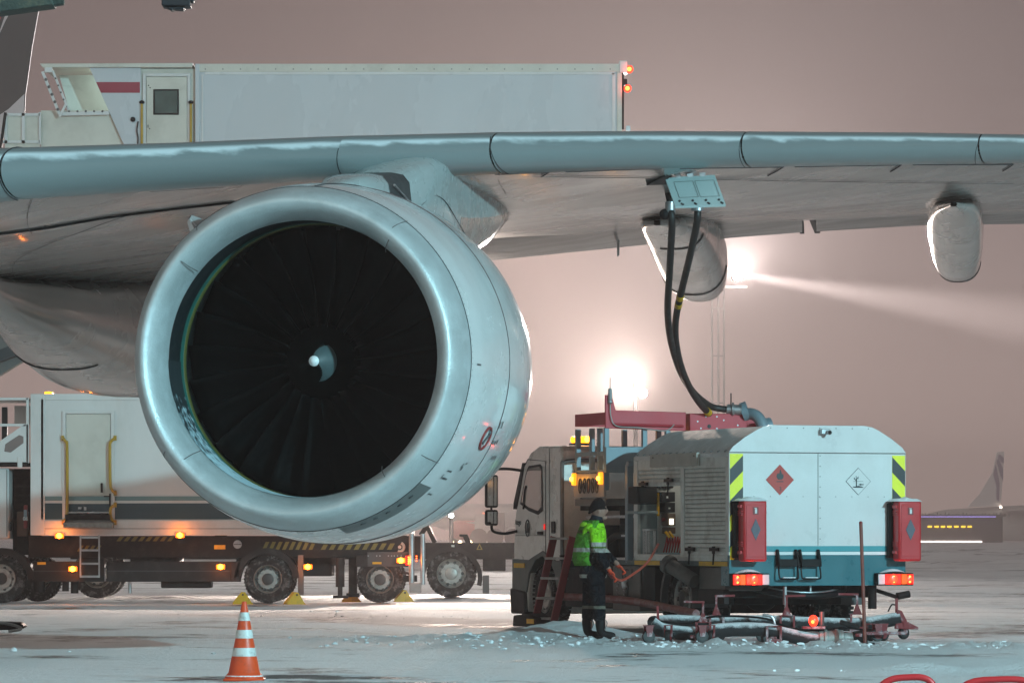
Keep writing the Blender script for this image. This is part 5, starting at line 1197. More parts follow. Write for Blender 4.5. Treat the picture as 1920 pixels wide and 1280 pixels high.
# front cabin, door and platform
bx2(262, 366, 128, 335, .1, 2.4).build('front_cabin', cream, L2, bevel=.01)
m_ = MB().prism([(X2(167), Z2(126)), (X2(264), Z2(126)), (X2(264), Z2(300)), (X2(245), Z2(300))], 'XZ', .04, .10); m_.build('sloped_panel', boxw, L2, bevel=.004)
m_ = MB().prism([(X2(180), Z2(154)), (X2(262), Z2(154)), (X2(262), Z2(174)), (X2(189), Z2(174))], 'XZ', .03, .04); m_.build('red_stripe', mat('wine_red', (.28, .035, .06), .4, var=.05), L2)
MB().prism([(X2(100), Z2(130)), (X2(245), Z2(130)), (X2(245), Z2(214)), (X2(124), Z2(214))], 'XZ', 1.2, 1.25).build('back_panel', mat('lit_panel', (.55, .62, .58), .3, var=.08), L2)
lamp('added_cabin_fill', (X2(215), .55, Z2(140)), 14, (.85, 1, .93), L2, .1)  # added lamp that brightens the open cabin
MB().box(X2(212), X2(232), .6, .66, Z2(142), Z2(140)).build('added_cabin_glow', mat('added_cabin_emit', (1, 1, 1), .3, var=0, emit=(.85, 1, .95), es=4), L2)  # glowing bar added along with the cabin fill
m_ = MB().prism([(X2(80), Z2(127)), (X2(360), Z2(127)), (X2(362), Z2(119)), (X2(75), Z2(120))], 'XZ', -.05, 2.3); m_.build('cabin_roof', cream, L2, bevel=.01)
m_ = MB()
m_.bar((X2(80), -.05, Z2(135)), (X2(112), -.05, Z2(215)), .06, .04, up=(0, 1, 0)); m_.bar((X2(98), .1, Z2(132)), (X2(128), .1, Z2(207)), .05, .04, up=(0, 1, 0)); m_.bar((X2(115), 0, Z2(214)), (X2(205), 0, Z2(212)), .08, .05, up=(0, 1, 0)); m_.bar((X2(112), -.05, Z2(220)), (X2(124), -.05, Z2(196)), .05, .06, up=(0, 1, 0)); m_.box(X2(84), X2(98), -.05, .1, Z2(136), Z2(127))
m_.build('side_rail', white, L2, bevel=.004)
m_ = MB()
for k in range(5): f = (k + .5) / 5; m_.ball((X2(84 + 28 * f), -.08, Z2(143 + 70 * f)), .035, n=8, m_=6); m_.ball((X2(101 + 25 * f), .07, Z2(140 + 66 * f)), .022, n=8, m_=6); m_.ball((X2(128 + 78 * f - 6), -.03, Z2(209)), .025, n=8, m_=6)
m_.build('roller', mat('roller_grey', (.12, .12, .12), .5), L2)
bx2(75, 245, 206, 335, .15, 2.3).build('platform_side', cream, L2, bevel=.01)
pfm = MB(); 
for a in ((6, 74, 212, 217), (4, 74, 263, 268), (40, 46, 212, 268), (8, 13, 212, 268), (72, 76, 210, 270)): pfm.box(X2(a[0]), X2(a[1]), .05, .1, Z2(a[3]), Z2(a[2]))
pfm.build('platform_frame', white, L2); bx2(8, 74, 214, 300, .1, .13).build('platform_sheet', cream, L2); MB().bar((X2(10), .02, Z2(211)), (X2(0), .02, Z2(285)), .06, .05, up=(0, 1, 0)).build('rubber_edge', skirtm, L2)
d2 = thing('cabin_door', None, None); d2.parent = L2
m_ = MB()
for a in ((267, 273, 137, 300), (351, 357, 137, 300), (273, 351, 137, 143)): m_.box(X2(a[0]), X2(a[1]), .05, .1, Z2(a[3]), Z2(a[2]))
m_.build('door_frame', white, d2, bevel=.01); bx2(274, 350, 144, 300, .07, .1).build('door_leaf', cream, d2, bevel=.006)
bx2(287, 335, 167, 215, .05, .07).build('window_rubber', black, d2, bevel=.08, seg=4); bx2(290, 332, 170, 212, .04, .05).build('window_pane', mat('green_glass', (.03, .07, .065), .12, var=.3, vscale=2, coat=.5), d2, bevel=.03)
for px in (266, 358): bx2(px - 2, px + 2, 192, 300, -.02, .04).build('yellow_rail', handle, d2, bevel=.005); 
for px in (266, 358): MB().ball((X2(px), .01, Z2(192)), .06, (1, 1, .7)).build('rail_cap', black, d2)
m_ = MB()
for a, b_ in ((278, 160), (281, 164), (277, 238), (280, 241), (277, 235)): m_.ball((X2(a), .07, Z2(b_)), .015, n=6, m_=4)
m_.build('door_bolt', seam, d2)
MB().cyl((X2(249), .0, Z2(224)), (X2(249), .04, Z2(224)), .055, n=16).build('socket', black, L2); MB().tube(smooth_path([(X2(259), .0, Z2(228)), (X2(257), -.02, Z2(245)), (X2(259), 0, Z2(262)), (X2(256), 0, Z2(290))], 5), .015, 6).build('cable', black, L2)
bx2(241, 262, 125, 127, .0, .05).build('door_track', seaml, L2)
lamp('added_pool_lamp', (X2(1010), .4, Z2(352)), 26000, (1, .78, .66), L2, .3, R(80), (X2(820), -14, 0), 1)  # added lamp hidden by the wing, makes the warm pool on the snow
MB().box(X2(1004), X2(1016), .45, .6, Z2(352), Z2(340)).build('added_lamp_housing', darkm, L2)  # housing made up to hold the added lamp
# scissor arms between chassis and raised box
for yy in (.45, 2.0):
    for a, b_ in (((400, 1010), (760, 680)), ((760, 1010), (400, 680)), ((400, 680), (760, 340)), ((760, 680), (400, 340))):
        MB().bar((X2(a[0]), yy, Z2(a[1])), (X2(b_[0]), yy, Z2(b_[1])), .10, .26, up=(0, 1, 0)).build('scissor_arm', skirtm, L2, bevel=.01)
bx2(130, 1000, 1017, 1048, .2, .5).build('chassis_rail', darkm, L2, bevel=.01); bx2(130, 1000, 1017, 1048, 1.9, 2.2).build('chassis_rail', darkm, L2, bevel=.01)
bx2(300, 990, 1030, 1046, .5, 1.9).build('cross_frame', darkm, L2); bx2(905, 948, 1043, 1070, .3, 1.0).build('storage_box', darkm, L2, bevel=.02)
m_ = MB().prism([(X2(861), Z2(1001)), (X2(876), Z2(1001)), (X2(884), Z2(1018)), (X2(873), Z2(1018)), (X2(868), Z2(1006)), (X2(861), Z2(1005))], 'XZ', .2, .35); m_.build('lock_hook', black, L2, bevel=.006)
MB().bar((X2(800), .3, Z2(985)), (X2(815), .3, Z2(1017)), .1, .1, up=(0, 1, 0)).bar((X2(788), .3, Z2(1003)), (X2(800), .3, Z2(985)), .1, .1, up=(0, 1, 0)).build('stay', darkm, L2)
MB().prism([(X2(893), Z2(1030)), (X2(905), Z2(1030)), (X2(899), Z2(1018))], 'XZ', .19, .2).build('warning_triangle', mat('dull_yellow', (.25, .17, .02), .5, var=.1), L2); MB().prism([(X2(896), Z2(1028.5)), (X2(902), Z2(1028.5)), (X2(899), Z2(1021.5))], 'XZ', .185, .19).build('triangle_field', black, L2)
bx2(846, 852, 1021, 1025, .19, .2).build('sticker', cream, L2)
ring_fender(L2, 846, 1083, .58, .68, skirtm, X=X2, Z=Z2, a0=-15, a1=170)
m_ = MB().box(X2(905), X2(917), 0, .4, Z2(1112), Z2(1078)); m_.build('mud_flap', _m['flap_grey'], L2, bevel=.01)
wheel(L2, (X2(846), .2, .535), .535, .32, -1, holes=10, cap=rimm, dish=.5); wheel(L2, (X2(846), 2.25, .535), .535, .32, 1); wheel(L2, (X2(182), .2, .535), .535, .32, -1); wheel(L2, (X2(175), 2.25, .535), .535, .32, 1)

# wheel chocks: folded yellow plates
def chock(px, py, D, rz, label, group='yellow wheel chocks'):
    p = W(px, py, D); p.z = 0; p.x = (px - CX) / F * D
    t_ = thing('wheel_chock', label, 'wheel chock', p, rz, group)
    m_ = MB(); m_.prism([(-.21, 0), (.21, 0), (.17, .04), (.04, .24), (-.02, .24), (-.17, .04)], 'XZ', -.10, -.085).prism([(-.21, 0), (.21, 0), (.17, .04), (.04, .24), (-.02, .24), (-.17, .04)], 'XZ', .085, .10).prism([(-.2, .03), (-.02, .245), (.01, .245), (-.17, .03)], 'XZ', -.085, .085)
    m_.build('chock_plate', yellow, t_, bevel=.004)
    MB().cyl((.01, -.12, .19), (.01, .12, .19), .02, n=8).build('chock_pin', darkm, t_)
chock(455, 1130, 84.4, 0, 'yellow chock behind the orange cone, against the front tyre side')
chock(552, 1132, 84.2, R(25), 'dirty yellow chock right of the lowered truck wheel, tilted')
chock(659, 1121, 87.2, 0, 'yellow chock left of the rear wheel under the engine')
chock(757, 1120, 87.6, R(10), 'yellow chock just right of the rear wheel, partly hidden by the stabiliser')

# ================================================================== cone
def cone(p, label):
    t_ = thing('traffic_cone', label, 'traffic cone', p)
    orange = mat('cone_orange', (.70, .07, .012), .45, var=.12, dirt=(.3, .05, .02), dscale=9, damt=.4); cw_ = mat('cone_white', (.62, .66, .64), .5, var=.1, dirt=(.12, .12, .12), dscale=9, damt=.6)
    H = .75; r0, r1 = .145, .022
    rr_ = lambda z: r0 + (r1 - r0) * (z - .08) / (H - .08)
    MB().box(-.19, .19, -.19, .19, 0, .03).build('cone_base', orange, t_, bevel=.015)
    MB().lathe([(.03, .185), (.045, .18), (.075, .155), (.08, .15), (.3, rr_(.3)), (.31, rr_(.31)), (.38, rr_(.38)), (H, r1), (H + .004, .001)], ax='Z', n=36).build('cone_body', orange, t_, ang=50)
    for a, b_ in ((.235, .315), (.405, .485), (.57, .65)):
        MB().lathe([(a, rr_(a) + .003), (b_, rr_(b_) + .003)], ax='Z', n=36).build('reflective_band', cw_, t_)
    m_ = MB().tube([(.172 * math.cos(a), .172 * math.sin(a), .045) for a in np.linspace(R(200), R(400), 14)], .010, 6); m_.build('cone_snow', snowm, t_)
    return t_
cone((X_ := (458 - CX) / F * 40.4, 40.4, gz(X_, 40.4) + .0), 'orange and white striped cone standing alone on the snow')

# ================================================================== hose dolly behind the fuel truck
dol = thing('hose_dolly', 'red wheeled dolly carrying snowy black hoses behind the fuel truck', 'hose dolly', (0, 0, 0))
drd = mat('dolly_red', (.18, .015, .018), .5, var=.2, dirt=(.7, .7, .72), dscale=5, damt=.6)
hosn = bpy.data.materials.new('snowy_hose'); hosn.use_nodes = True; n = hosn.node_tree.nodes; l = hosn.node_tree.links; b = n['Principled BSDF']; b.inputs['Roughness'].default_value = .6
g_ = n.new('ShaderNodeNewGeometry'); s_ = n.new('ShaderNodeSeparateXYZ'); l.new(g_.outputs['Normal'], s_.inputs[0]); t = n.new('ShaderNodeTexCoord')
q = n.new('ShaderNodeTexNoise'); q.inputs['Scale'].default_value = 9; q.inputs['Detail'].default_value = 10; q.inputs['Roughness'].default_value = .85; l.new(t.outputs['Object'], q.inputs['Vector'])
m1 = n.new('ShaderNodeMath'); m1.operation = 'MULTIPLY_ADD'; l.new(q.outputs[0], m1.inputs[0]); m1.inputs[1].default_value = 1.6; l.new(s_.outputs['Z'], m1.inputs[2])
r1 = n.new('ShaderNodeMapRange'); l.new(m1.outputs[0], r1.inputs[0]); r1.inputs[1].default_value = 1.0; r1.inputs[2].default_value = 1.6
mx = n.new('ShaderNodeMix'); mx.data_type = 'RGBA'; l.new(r1.outputs[0], mx.inputs[0]); mx.inputs[6].default_value = (0.018, .018, .02, 1); mx.inputs[7].default_value = (.8, .82, .84, 1); l.new(mx.outputs[2], b.inputs['Base Color'])
bp = n.new('ShaderNodeBump'); bp.inputs['Distance'].default_value = .02; l.new(m1.outputs[0], bp.inputs['Height']); l.new(bp.outputs[0], b.inputs['Normal'])
DF, DB = 53.0, 54.6
def wp(px, py, D): return W(px, py, D)
MB().tube(smooth_path([wp(1222, 1168, DF), wp(1245, 1181, DF), wp(1300, 1187, DF), wp(1360, 1180, DF), wp(1430, 1180, DF), wp(1470, 1188, DF), wp(1520, 1199, DF), wp(1540, 1199, DF)], 8), .088, 18).build('hose', hosn, dol, ang=70)
MB().tube(smooth_path([wp(1226, 1166, DF + .6), wp(1260, 1164, DB), wp(1330, 1166, DB), wp(1420, 1165, DB), wp(1520, 1168, DB), wp(1600, 1170, DB), wp(1655, 1164, DB), wp(1688, 1158, DB)], 8), .085, 18).build('hose', hosn, dol, ang=70)
m_ = MB().tube(smooth_path([wp(1236, 1164, DF), wp(1290, 1168, DF), wp(1340, 1155, DF), wp(1430, 1158, DF), wp(1480, 1176, DF), wp(1540, 1182, DF), wp(1580, 1176, DF), wp(1620, 1180, DF)], 8), .014, 6)
m_.tube(smooth_path([wp(1222, 1192, DF), wp(1230, 1180, DF), wp(1219, 1170, DF)], 4), .01, 6).tube(smooth_path([wp(1665, 1146, DB), wp(1672, 1133, DB), wp(1680, 1134, DB)], 4), .01, 6); m_.build('cable', black, dol)
couplm = mat('coupling_metal', (.30, .33, .31), .4, .5, var=.3, dirt=(.7, .7, .7), dscale=8, damt=.5)
m_ = MB().cyl(wp(1536, 1198, DF), wp(1582, 1196, DF), .105, n=20).cyl(wp(1545, 1198, DF), wp(1551, 1198, DF), .125, n=20).cyl(wp(1565, 1197, DF), wp(1572, 1197, DF), .125, n=20).cyl(wp(1582, 1196, DF), wp(1602, 1196, DF), .07, n=16)
m_.build('hose_coupling', couplm, dol, bevel=.006); MB().cyl(wp(1600, 1196, DF), wp(1625, 1192, DF), .085, n=16).bar(wp(1575, 1165, DF), wp(1612, 1175, DF), .05, .06).build('valve_body', darkm, dol, bevel=.01)
m_ = MB().bar(wp(1205, 1190, DF), wp(1700, 1186, DF + .3), .06, .04).bar(wp(1212, 1184, DF), wp(1232, 1172, DF), .05, .05)
m_.bar(wp(1300, 1193, DF - .1), wp(1300, 1180, DB + .2), .08, .04).bar(wp(1450, 1196, DF - .1), wp(1470, 1180, DB + .2), .08, .04).bar(wp(1610, 1190, DF - .1), wp(1630, 1178, DB + .2), .08, .04)
m_.build('dolly_frame', drd, dol, bevel=.006)
def cradle(px, py, D, lever=True, ld=1):
    m_ = MB(); a = wp(px, py, D); m_.prism([(-.13, -.17), (.13, -.17), (.09, -.06), (-.09, -.06)], 'XZ', -.14, -.12).box(-.10, .10, -.115, .11, .095, .105).box(-.10, -.07, -.125, -.105, -.1, .1).box(.07, .10, -.125, -.105, -.1, .1)
    for i in range(len(m_.v)): m_.v[i] = tuple(Vector(m_.v[i]) + a)
    m_.build('cradle', drd, dol, bevel=.005)
    if lever:
        m_ = MB(); b0 = a + Vector((0, 0, .1)); m_.prism([(-.06, .1), (.06, .1), (.015, .22), (-.015, .22)], 'XZ', -.015, .015)
        for i in range(len(m_.v)): m_.v[i] = tuple(Vector(m_.v[i]) + a)
        m_.bar(a + Vector((0, 0, .21)), a + Vector((0, 0, .36)), .028, .028).bar(a + Vector((-.02 * ld, 0, .35)), a + Vector((.24 * ld, 0, .355)), .03, .03); m_.build('locking_lever', drd, dol, bevel=.005)
cradle(1318, 1181, DF, True, -1); cradle(1343, 1168, DB); cradle(1475, 1168, DB); cradle(1450, 1188, DF, False); cradle(1607, 1165, DB, True, -1)
MB().bar(wp(1234, 1168, DF), wp(1233, 1135, DF), .03, .03).build('upright_pin', redp, dol); MB().bar(wp(1681, 1158, DB), wp(1681, 1121, DB), .035, .035).build('upright_pin', redp, dol)
a = wp(1686, 1150, DB); m_ = MB().prism([(-.03, .06), (.03, .04), (.10, -.10), (.24, -.17), (.24, -.20), (-.06, -.19)], 'XZ', -.06, .06)
for i in range(len(m_.v)): m_.v[i] = tuple(Vector(m_.v[i]) + a)
m_.build('end_plate', drd, dol, bevel=.008)
MB().cyl(wp(1541, 1146, DF + .2), wp(1541, 1172, DF + .2), .03, n=12).build('handle_tube', steel, dol)
MB().tube(smooth_path([wp(1430, 1152, DF), wp(1446, 1155, DF), wp(1452, 1166, DF), wp(1452, 1178, DF)], 4), .018, 8).build('handle_tube', steel, dol)
MB().box(-.14, .14, -.1, .1, 0, .03).build('lamp_plate', drd, dol).location = wp(1525, 1178, DF)
MB().ball(wp(1525, 1163, DF), .06, (1, 1, 1.2)).build('red_lamp', redh, dol); MB().ball(wp(1524, 1165, DF - .05), .022).build('bulb_glow', redg, dol)
lamp('dolly_light', wp(1525, 1155, DF - .2), 3, (1, .07, .03), dol, .05)
def castor(px, D, rz=0, r_=.08):
    c = Vector(((px - CX) / F * D, D, r_ + .02)); t_ = thing('castor', None, None, c, rz); t_.parent = dol
    MB().lathe([(-.03, r_ * .6), (-.03, r_ * .95), (-.02, r_), (.02, r_), (.03, r_ * .95), (.03, r_ * .6)], n=20).build('castor_wheel', rubber, t_); MB().cyl((0, -.032, 0), (0, .032, 0), r_ * .62, n=16).build('castor_hub', redp if int(px) % 2 else hubm, t_)
    MB().prism([(-.03, 0), (.03, 0), (.05, .13), (-.05, .13)], 'XZ', -.045, -.037).prism([(-.03, 0), (.03, 0), (.05, .13), (-.05, .13)], 'XZ', .037, .045).box(-.06, .06, -.045, .045, .13, .14).build('castor_fork', drd, t_)
for px, D, rz in ((1216, 52.6, .3), (1253, 52.7, 1.3), (1316, 52.6, .2), (1333, 52.7, 1.3), (1350, 53.9, .9), (1430, 53.0, .1), (1632, 53.6, 1.2), (1645, 53.4, .3), (1655, 53.6, .5), (1694, 54.6, .7)): castor(px, D, rz)

# leaning pole
pol = thing('marker_pole', 'rust-red pole leaning slightly in front of the truck tail', 'pole', (0, 0, 0))
MB().tube([wp(1614, 980, 52.6), wp(1618, 1090, 52.5), wp(1622, 1208, 52.4)], .022, 12).build('pole_shaft', mat('rusty_red', (.20, .05, .035), .6, var=.35, vscale=9), pol); MB().ball(wp(1614, 980, 52.6), .024).build('pole_cap', redp, pol); MB().cyl(wp(1622, 1209, 52.4), wp(1622, 1204, 52.4), .12, n=20).build('pole_foot', darkm, pol, bevel=.005)

# red bent tubes sticking up at the lower right
for (x0, x1, yt, lb, nm) in ((1652, 1750, 1269, 'rounded red tube end poking into view at bottom right, left of its twin', 0), (1805, 1935, 1273, 'long red tube end cut by the right picture edge', 1)):
    Dn = 30.0; t_ = thing('red_tube_frame', lb, 'tube frame', W((x0 + x1) / 2, yt, Dn) * 1, 0, 'red tube frames lying close to the camera'); o = t_.location.copy(); o.z = 0; t_.location = o
    zt = W(0, yt, Dn).z; hw = (x1 - x0) / 2 * Dn / F
    MB().tube(smooth_path([(-hw - .12, 0, 0.02), (-hw - .03, 0, zt - .10), (-hw + .06, 0, zt - .02), (0, 0, zt), (hw - .05, 0, zt - .01), (hw + .02, 0, zt - .10), (hw + .08, 0, .02)], 6), .024, 12).build('bent_tube', mat('bright_red_tube', (.5, .02, .025), .35, var=.08), t_)
    MB().box(-hw - .18, -hw - .05, -.2, .2, 0, .02).box(hw, hw + .14, -.2, .2, 0, .02).build('frame_foot', redp, t_)

# black rubber pad at the left edge
t_ = thing('rubber_pad', 'black rubber pad lying on the snow at the left picture edge', 'rubber pad', ((0 - CX) / F * 58.5, 58.5, 0))
MB().prism([(-.5, .05), (.28, .06), (.36, .10), (.30, .16), (-.05, .17), (-.2, .24), (-.5, .25)], 'XZ', -.2, .2).build('pad_body', black, t_, bevel=.02)
MB().tube(smooth_path([(-.5, -.25, .2), (.1, -.3, .15), (.33, -.3, .08), (.15, -.3, .04)], 5), .02, 8).build('pad_rope', steel, t_)

# dark lamp and mossy beam poking in from the top
t_ = thing('hanging_lamp', 'unlit dark square lamp hanging at the top picture edge', 'lamp', W(334, -30, 42))
k = 42 / F
m_ = MB().prism([(-30 * k, -60 * k), (30 * k, -60 * k), (30 * k, -42 * k), (17 * k, -48 * k * 1.05), (14 * k, -51 * k), (-8 * k, -50 * k), (-28 * k, -44 * k)], 'XZ', 0, .2) if False else MB()
m_.box(-29 * k, 24 * k, -.15, .15, -44 * k, 40 * k).prism([(-27 * k, -44 * k), (14 * k, -46 * k), (10 * k, -50 * k), (-8 * k, -49 * k), (-12 * k, -52 * k), (-16 * k, -48 * k)], 'XZ', -.1, .1).box(14 * k, 30 * k, -.1, .1, -35 * k, 30 * k)
m_.build('lamp_housing', mat('lamp_black', (.012, .013, .018), .5, var=.2), t_, bevel=.01); MB().cyl((0, 0, .2), (0, 0, 2.5), .04, n=10).build('lamp_stem', darkm, t_)
t_ = thing('overhead_beam', 'dark mossy girder crossing the top left corner', 'beam', W(0, 12, 38)); k = 38 / F
moss = mat('mossy_steel', (.05, .065, .055), .7, .2, var=.5, vscale=9, dirt=(.16, .13, .08), dscale=10, damt=.6, bump=.01)
m_ = MB().bar((-200 * k, 0, -26 * k), (100 * k, 0, 16 * k), .35, 34 * k, up=(0, 0, 1)).bar((96 * k, 0, 6 * k), (120 * k, 0, 10 * k), .12, 14 * k); m_.build('girder', moss, t_, bevel=.01)
MB().bar((-200 * k, .6, -10 * k), (70 * k, .6, 40 * k), .12, 20 * k).build('girder', moss, t_)

# ================================================================== WORKER
wk = thing('person', 'worker in dark winter overalls and green hi-vis vest holding an orange cable, walking right', 'person', W(1113, 1199, 55.3))
wk.location.z = max(.0, gz(wk.location.x, 55.3)) + .0
def skin(name, verts, edges, m, parent, root=0, lv=2, rot=0):
    me = bpy.data.meshes.new(name); me.from_pydata([v_[:3] for v_ in verts], edges, []); me.materials.append(m)
    o = bpy.data.objects.new(name, me); COL.objects.link(o); o.parent = parent
    md = o.modifiers.new('skin', 'SKIN'); md.use_smooth_shade = True
    sv = me.skin_vertices[0].data if me.skin_vertices else None
    if sv is None:
        bpy.context.view_layer.objects.active = o; bpy.ops.mesh.customdata_skin_add(); sv = me.skin_vertices[0].data
    for i, v_ in enumerate(verts):
        r_ = v_[3]; sv[i].radius = (r_, r_) if not isinstance(r_, tuple) else r_
        sv[i].use_root = (i == root)
    s2 = o.modifiers.new('sub', 'SUBSURF'); s2.levels = lv; s2.render_levels = lv
    return o
skinm = mat('skin', (.26, .14, .105), .55, var=.06, vscale=8)
# his right side shows to the camera; right side; x forward, -y towards camera
B = [(0, 0, .95, (.11, .09)), (.0, 0, 1.12, (.11, .09)), (.0, 0, 1.32, (.12, .10)), (.02, 0, 1.45, (.08, .08)), (.045, 0, 1.53, .058), (.06, 0, 1.60, .075), (.075, 0, 1.68, .098), (.07, 0, 1.76, .085),
     (.02, -.17, 1.42, .055), (.035, -.24, 1.20, .048), (.13, -.23, 1.00, .040), (.21, -.21, .88, .032), (.02, .17, 1.42, .055), (.06, .23, 1.20, .048), (.22, .18, 1.05, .040), (.33, .10, .95, .032),
     (.0, -.09, .90, .07), (.06, -.10, .50, .05), (.10, -.10, .12, .045), (.02, .09, .90, .07), (-.04, .10, .50, .05), (-.06, .10, .12, .045)]
E = [(0, 1), (1, 2), (2, 3), (3, 4), (4, 5), (5, 6), (6, 7), (3, 8), (8, 9), (9, 10), (10, 11), (3, 12), (12, 13), (13, 14), (14, 15), (0, 16), (16, 17), (17, 18), (0, 19), (19, 20), (20, 21)]
skin('body', B, E, skinm, wk)
m_ = MB().ball((.072, 0, 1.665), .10, (1.0, .80, 1.22), n=20, m_=14).ball((.168, 0, 1.655), .018, (1.2, .8, 1.5), n=10).ball((.13, 0, 1.57), .045, (1, .9, .7), n=12).ball((.07, -.083, 1.655), .026, (.8, .4, 1.3), n=10)
m_.build('face', skinm, wk, ang=80)
MB().ball((.158, -.038, 1.678), .011, n=8).ball((.158, .038, 1.678), .011, n=8).ball((.160, 0, 1.612), .014, (.6, 1.6, .4), n=8).build('eyes_and_mouth', mat('dark_features', (.06, .025, .02), .4, var=0), wk)
knit = mat('black_knit', (.006, .005, .006), .9, spec=.1, var=.2, bump=.01, bscale=60)
m_ = MB(); rows = []
for i in range(9):
    f = i / 8; th = f * R(98)
    rows.append([Vector((.058 + .112 * math.sin(th) * math.cos(a) - .010 * f, .096 * math.sin(th) * math.sin(a), 1.70 + .132 * math.cos(th) - (.065 if math.cos(a) < 0 else 0) * f * abs(math.cos(a)))) for a in np.linspace(0, 2 * math.pi, 24, False)])
m_.grid(rows, close=True); m_.build('beanie', knit, wk, ang=80); MB().tube([(.048 + .106 * math.cos(a), .092 * math.sin(a), 1.690 - (.06 if math.cos(a) < 0 else 0) * abs(math.cos(a))) for a in np.linspace(0, 2 * math.pi, 25)], .015, 8).build('beanie_cuff', knit, wk, ang=80)
navy = (.006, .009, .013); hv = (.28, .70, .02); rf = (.42, .38, .33)
jm = banded('jacket_cloth', [(0, navy), (.785, (.40, .38, .34)), (.835, navy), (1.115, (.40, .38, .34)), (1.165, (.10, .16, .03)), (1.195, (.40, .38, .34)), (1.245, hv), (1.50, navy)], .8)
J = [(.0, 0, .69, (.195, .215)), (-.01, 0, .92, (.175, .19)), (-.02, 0, 1.12, (.175, .185)), (-.01, 0, 1.32, (.18, .20)), (.01, 0, 1.45, (.13, .14)), (.035, 0, 1.53, .10), (.04, 0, 1.57, .085)]
skin('jacket', J + [(.02, -.18, 1.42, .088), (.03, -.26, 1.20, .080), (.11, -.26, 1.03, .072), (.18, -.235, .92, .060), (.02, .18, 1.42, .088), (.06, .26, 1.20, .080), (.20, .20, 1.05, .07), (.29, .13, .98, .058)],
     [(0, 1), (1, 2), (2, 3), (3, 4), (4, 5), (5, 6), (4, 7), (7, 8), (8, 9), (9, 10), (4, 11), (11, 12), (12, 13), (13, 14)], jm, wk)
vest = banded('vest_cloth', [(0, (.09, .30, .03)), (1.125, (.40, .38, .34)), (1.175, (.09, .30, .03)), (1.36, (.10, .14, .05)), (1.40, (.09, .30, .03))], .8)
m_ = MB(); rows = []
for i in range(9):
    z = .95 + .58 * i / 8; bx_ = -.13 - .14 * math.sin(math.pi / 2 * (1 - i / 8) ** .8) + (.03 if i == 0 else 0)
    rows.append([Vector((bx_ + .20 * (abs(j - 5) / 5) ** 1.6, (j - 5) * .048, z)) for j in range(11)])
m_.grid(rows); m_.build('vest_back', vest, wk, ang=80, solid=.02)
MB().tube([(.03, 0, 1.50), (.04, 0, 1.55), (.05, 0, 1.59)], [.085, .082, .078], 16).build('collar', mat('navy_collar', (.012, .018, .026), .9, var=.1, spec=.1), wk, ang=80)
MB().ball((-.085, -.01, 1.475), .10, (.95, 1.35, .5), n=18, m_=10).build('hood', mat('hivis_hood', (.30, .62, .02), .8, var=.1), wk, ang=80)
tm = banded('trouser_cloth', [(0, navy), (.385, (.15, .14, .11)), (.425, navy), (1.6, navy)], .85)
skin('trousers', [(0, 0, .90, (.13, .14)), (.03, -.10, .74, .125), (.06, -.11, .48, .10), (.08, -.11, .20, .085), (-.03, .10, .74, .125), (-.05, .11, .48, .10), (-.08, .11, .20, .085)], [(0, 1), (1, 2), (2, 3), (0, 4), (4, 5), (5, 6)], tm, wk)
for (ax_, ay_, nm) in ((.09, -.11, 0), (-.08, .11, 1)):
    skin('boot', [(ax_ - .01, ay_, .30, .078), (ax_, ay_, .16, .072), (ax_ + .0, ay_, .065, .062), (ax_ + .11, ay_, .05, .052), (ax_ + .20, ay_, .042, .042)], [(0, 1), (1, 2), (2, 3), (3, 4)], black, wk, lv=2)
    MB().box(ax_ - .06, ax_ + .25, ay_ - .05, ay_ + .05, 0, .03).build('boot_sole', black, wk, bevel=.02)
    MB().tube(smooth_path([(ax_ + .05, ay_ - .07, .12), (ax_ + .08, ay_ - .06, .2), (ax_ + .06, ay_ - .08, .25)], 4), .007, 6).build('boot_lace', steel, wk)
glove = mat('orange_glove', (.60, .06, .02), .7, var=.15)
def hand(wx, wy, wz, dx, dz):
    vs = [(wx, wy, wz, .034), (wx + dx * .05, wy, wz + dz * .05, (.042, .026)), (wx + dx * .10, wy, wz + dz * .10, (.044, .024))]; es = [(0, 1), (1, 2)]
    skin('glove', vs, es, glove, wk)
    for k in range(4):
        yy = wy - .032 + .021 * k; L_ = (.085, .095, .09, .072)[k]; a = (wx + dx * .10, yy, wz + dz * .10)
        f = [(a[0], yy, a[2], .012), (a[0] + dx * .03 + .012, yy, a[2] + dz * .03 - .008, .0115), (a[0] + dx * L_ * .55 + .03, yy + .004, a[2] + dz * L_ * .5 - .03, .011), (a[0] + .018, yy + .008, a[2] + dz * L_ * .6 - .052, .010)]
        skin('finger', f, [(0, 1), (1, 2), (2, 3)], glove, wk, lv=1)
    skin('thumb', [(wx + dx * .045, wy - .02, wz + dz * .045, .014), (wx + dx * .07 + .02, wy - .048, wz + dz * .06, .013), (wx + dx * .09 + .035, wy - .04, wz + dz * .10 - .01, .011)], [(0, 1), (1, 2)], glove, wk, lv=1)
hand(.185, -.235, .91, .55, -.8); hand(.285, .13, .975, .7, -.6)
cbw = thing('orange_cable', 'orange cable sagging from the worker glove into the open locker', 'cable', (0, 0, 0))
wl = wk.location
MB().tube(smooth_path([wl + Vector((.24, -.16, .80)), wl + Vector((.32, -.2, .765)), W(1170, 1086, 56.0), W(1198, 1068, 57.2), W(1215, 1052, 58.2), W(1226, 1035, 58.9), W(1234, 1020, 59.3)], 8), .017, 8).build('cable_run', mat('orange_cable', (.45, .06, .03), .5, var=.1), cbw)
MB().cyl(wl + Vector((.20, -.17, .86)), wl + Vector((.25, -.16, .79)), .03, n=10).build('cable_grip', redp, cbw)

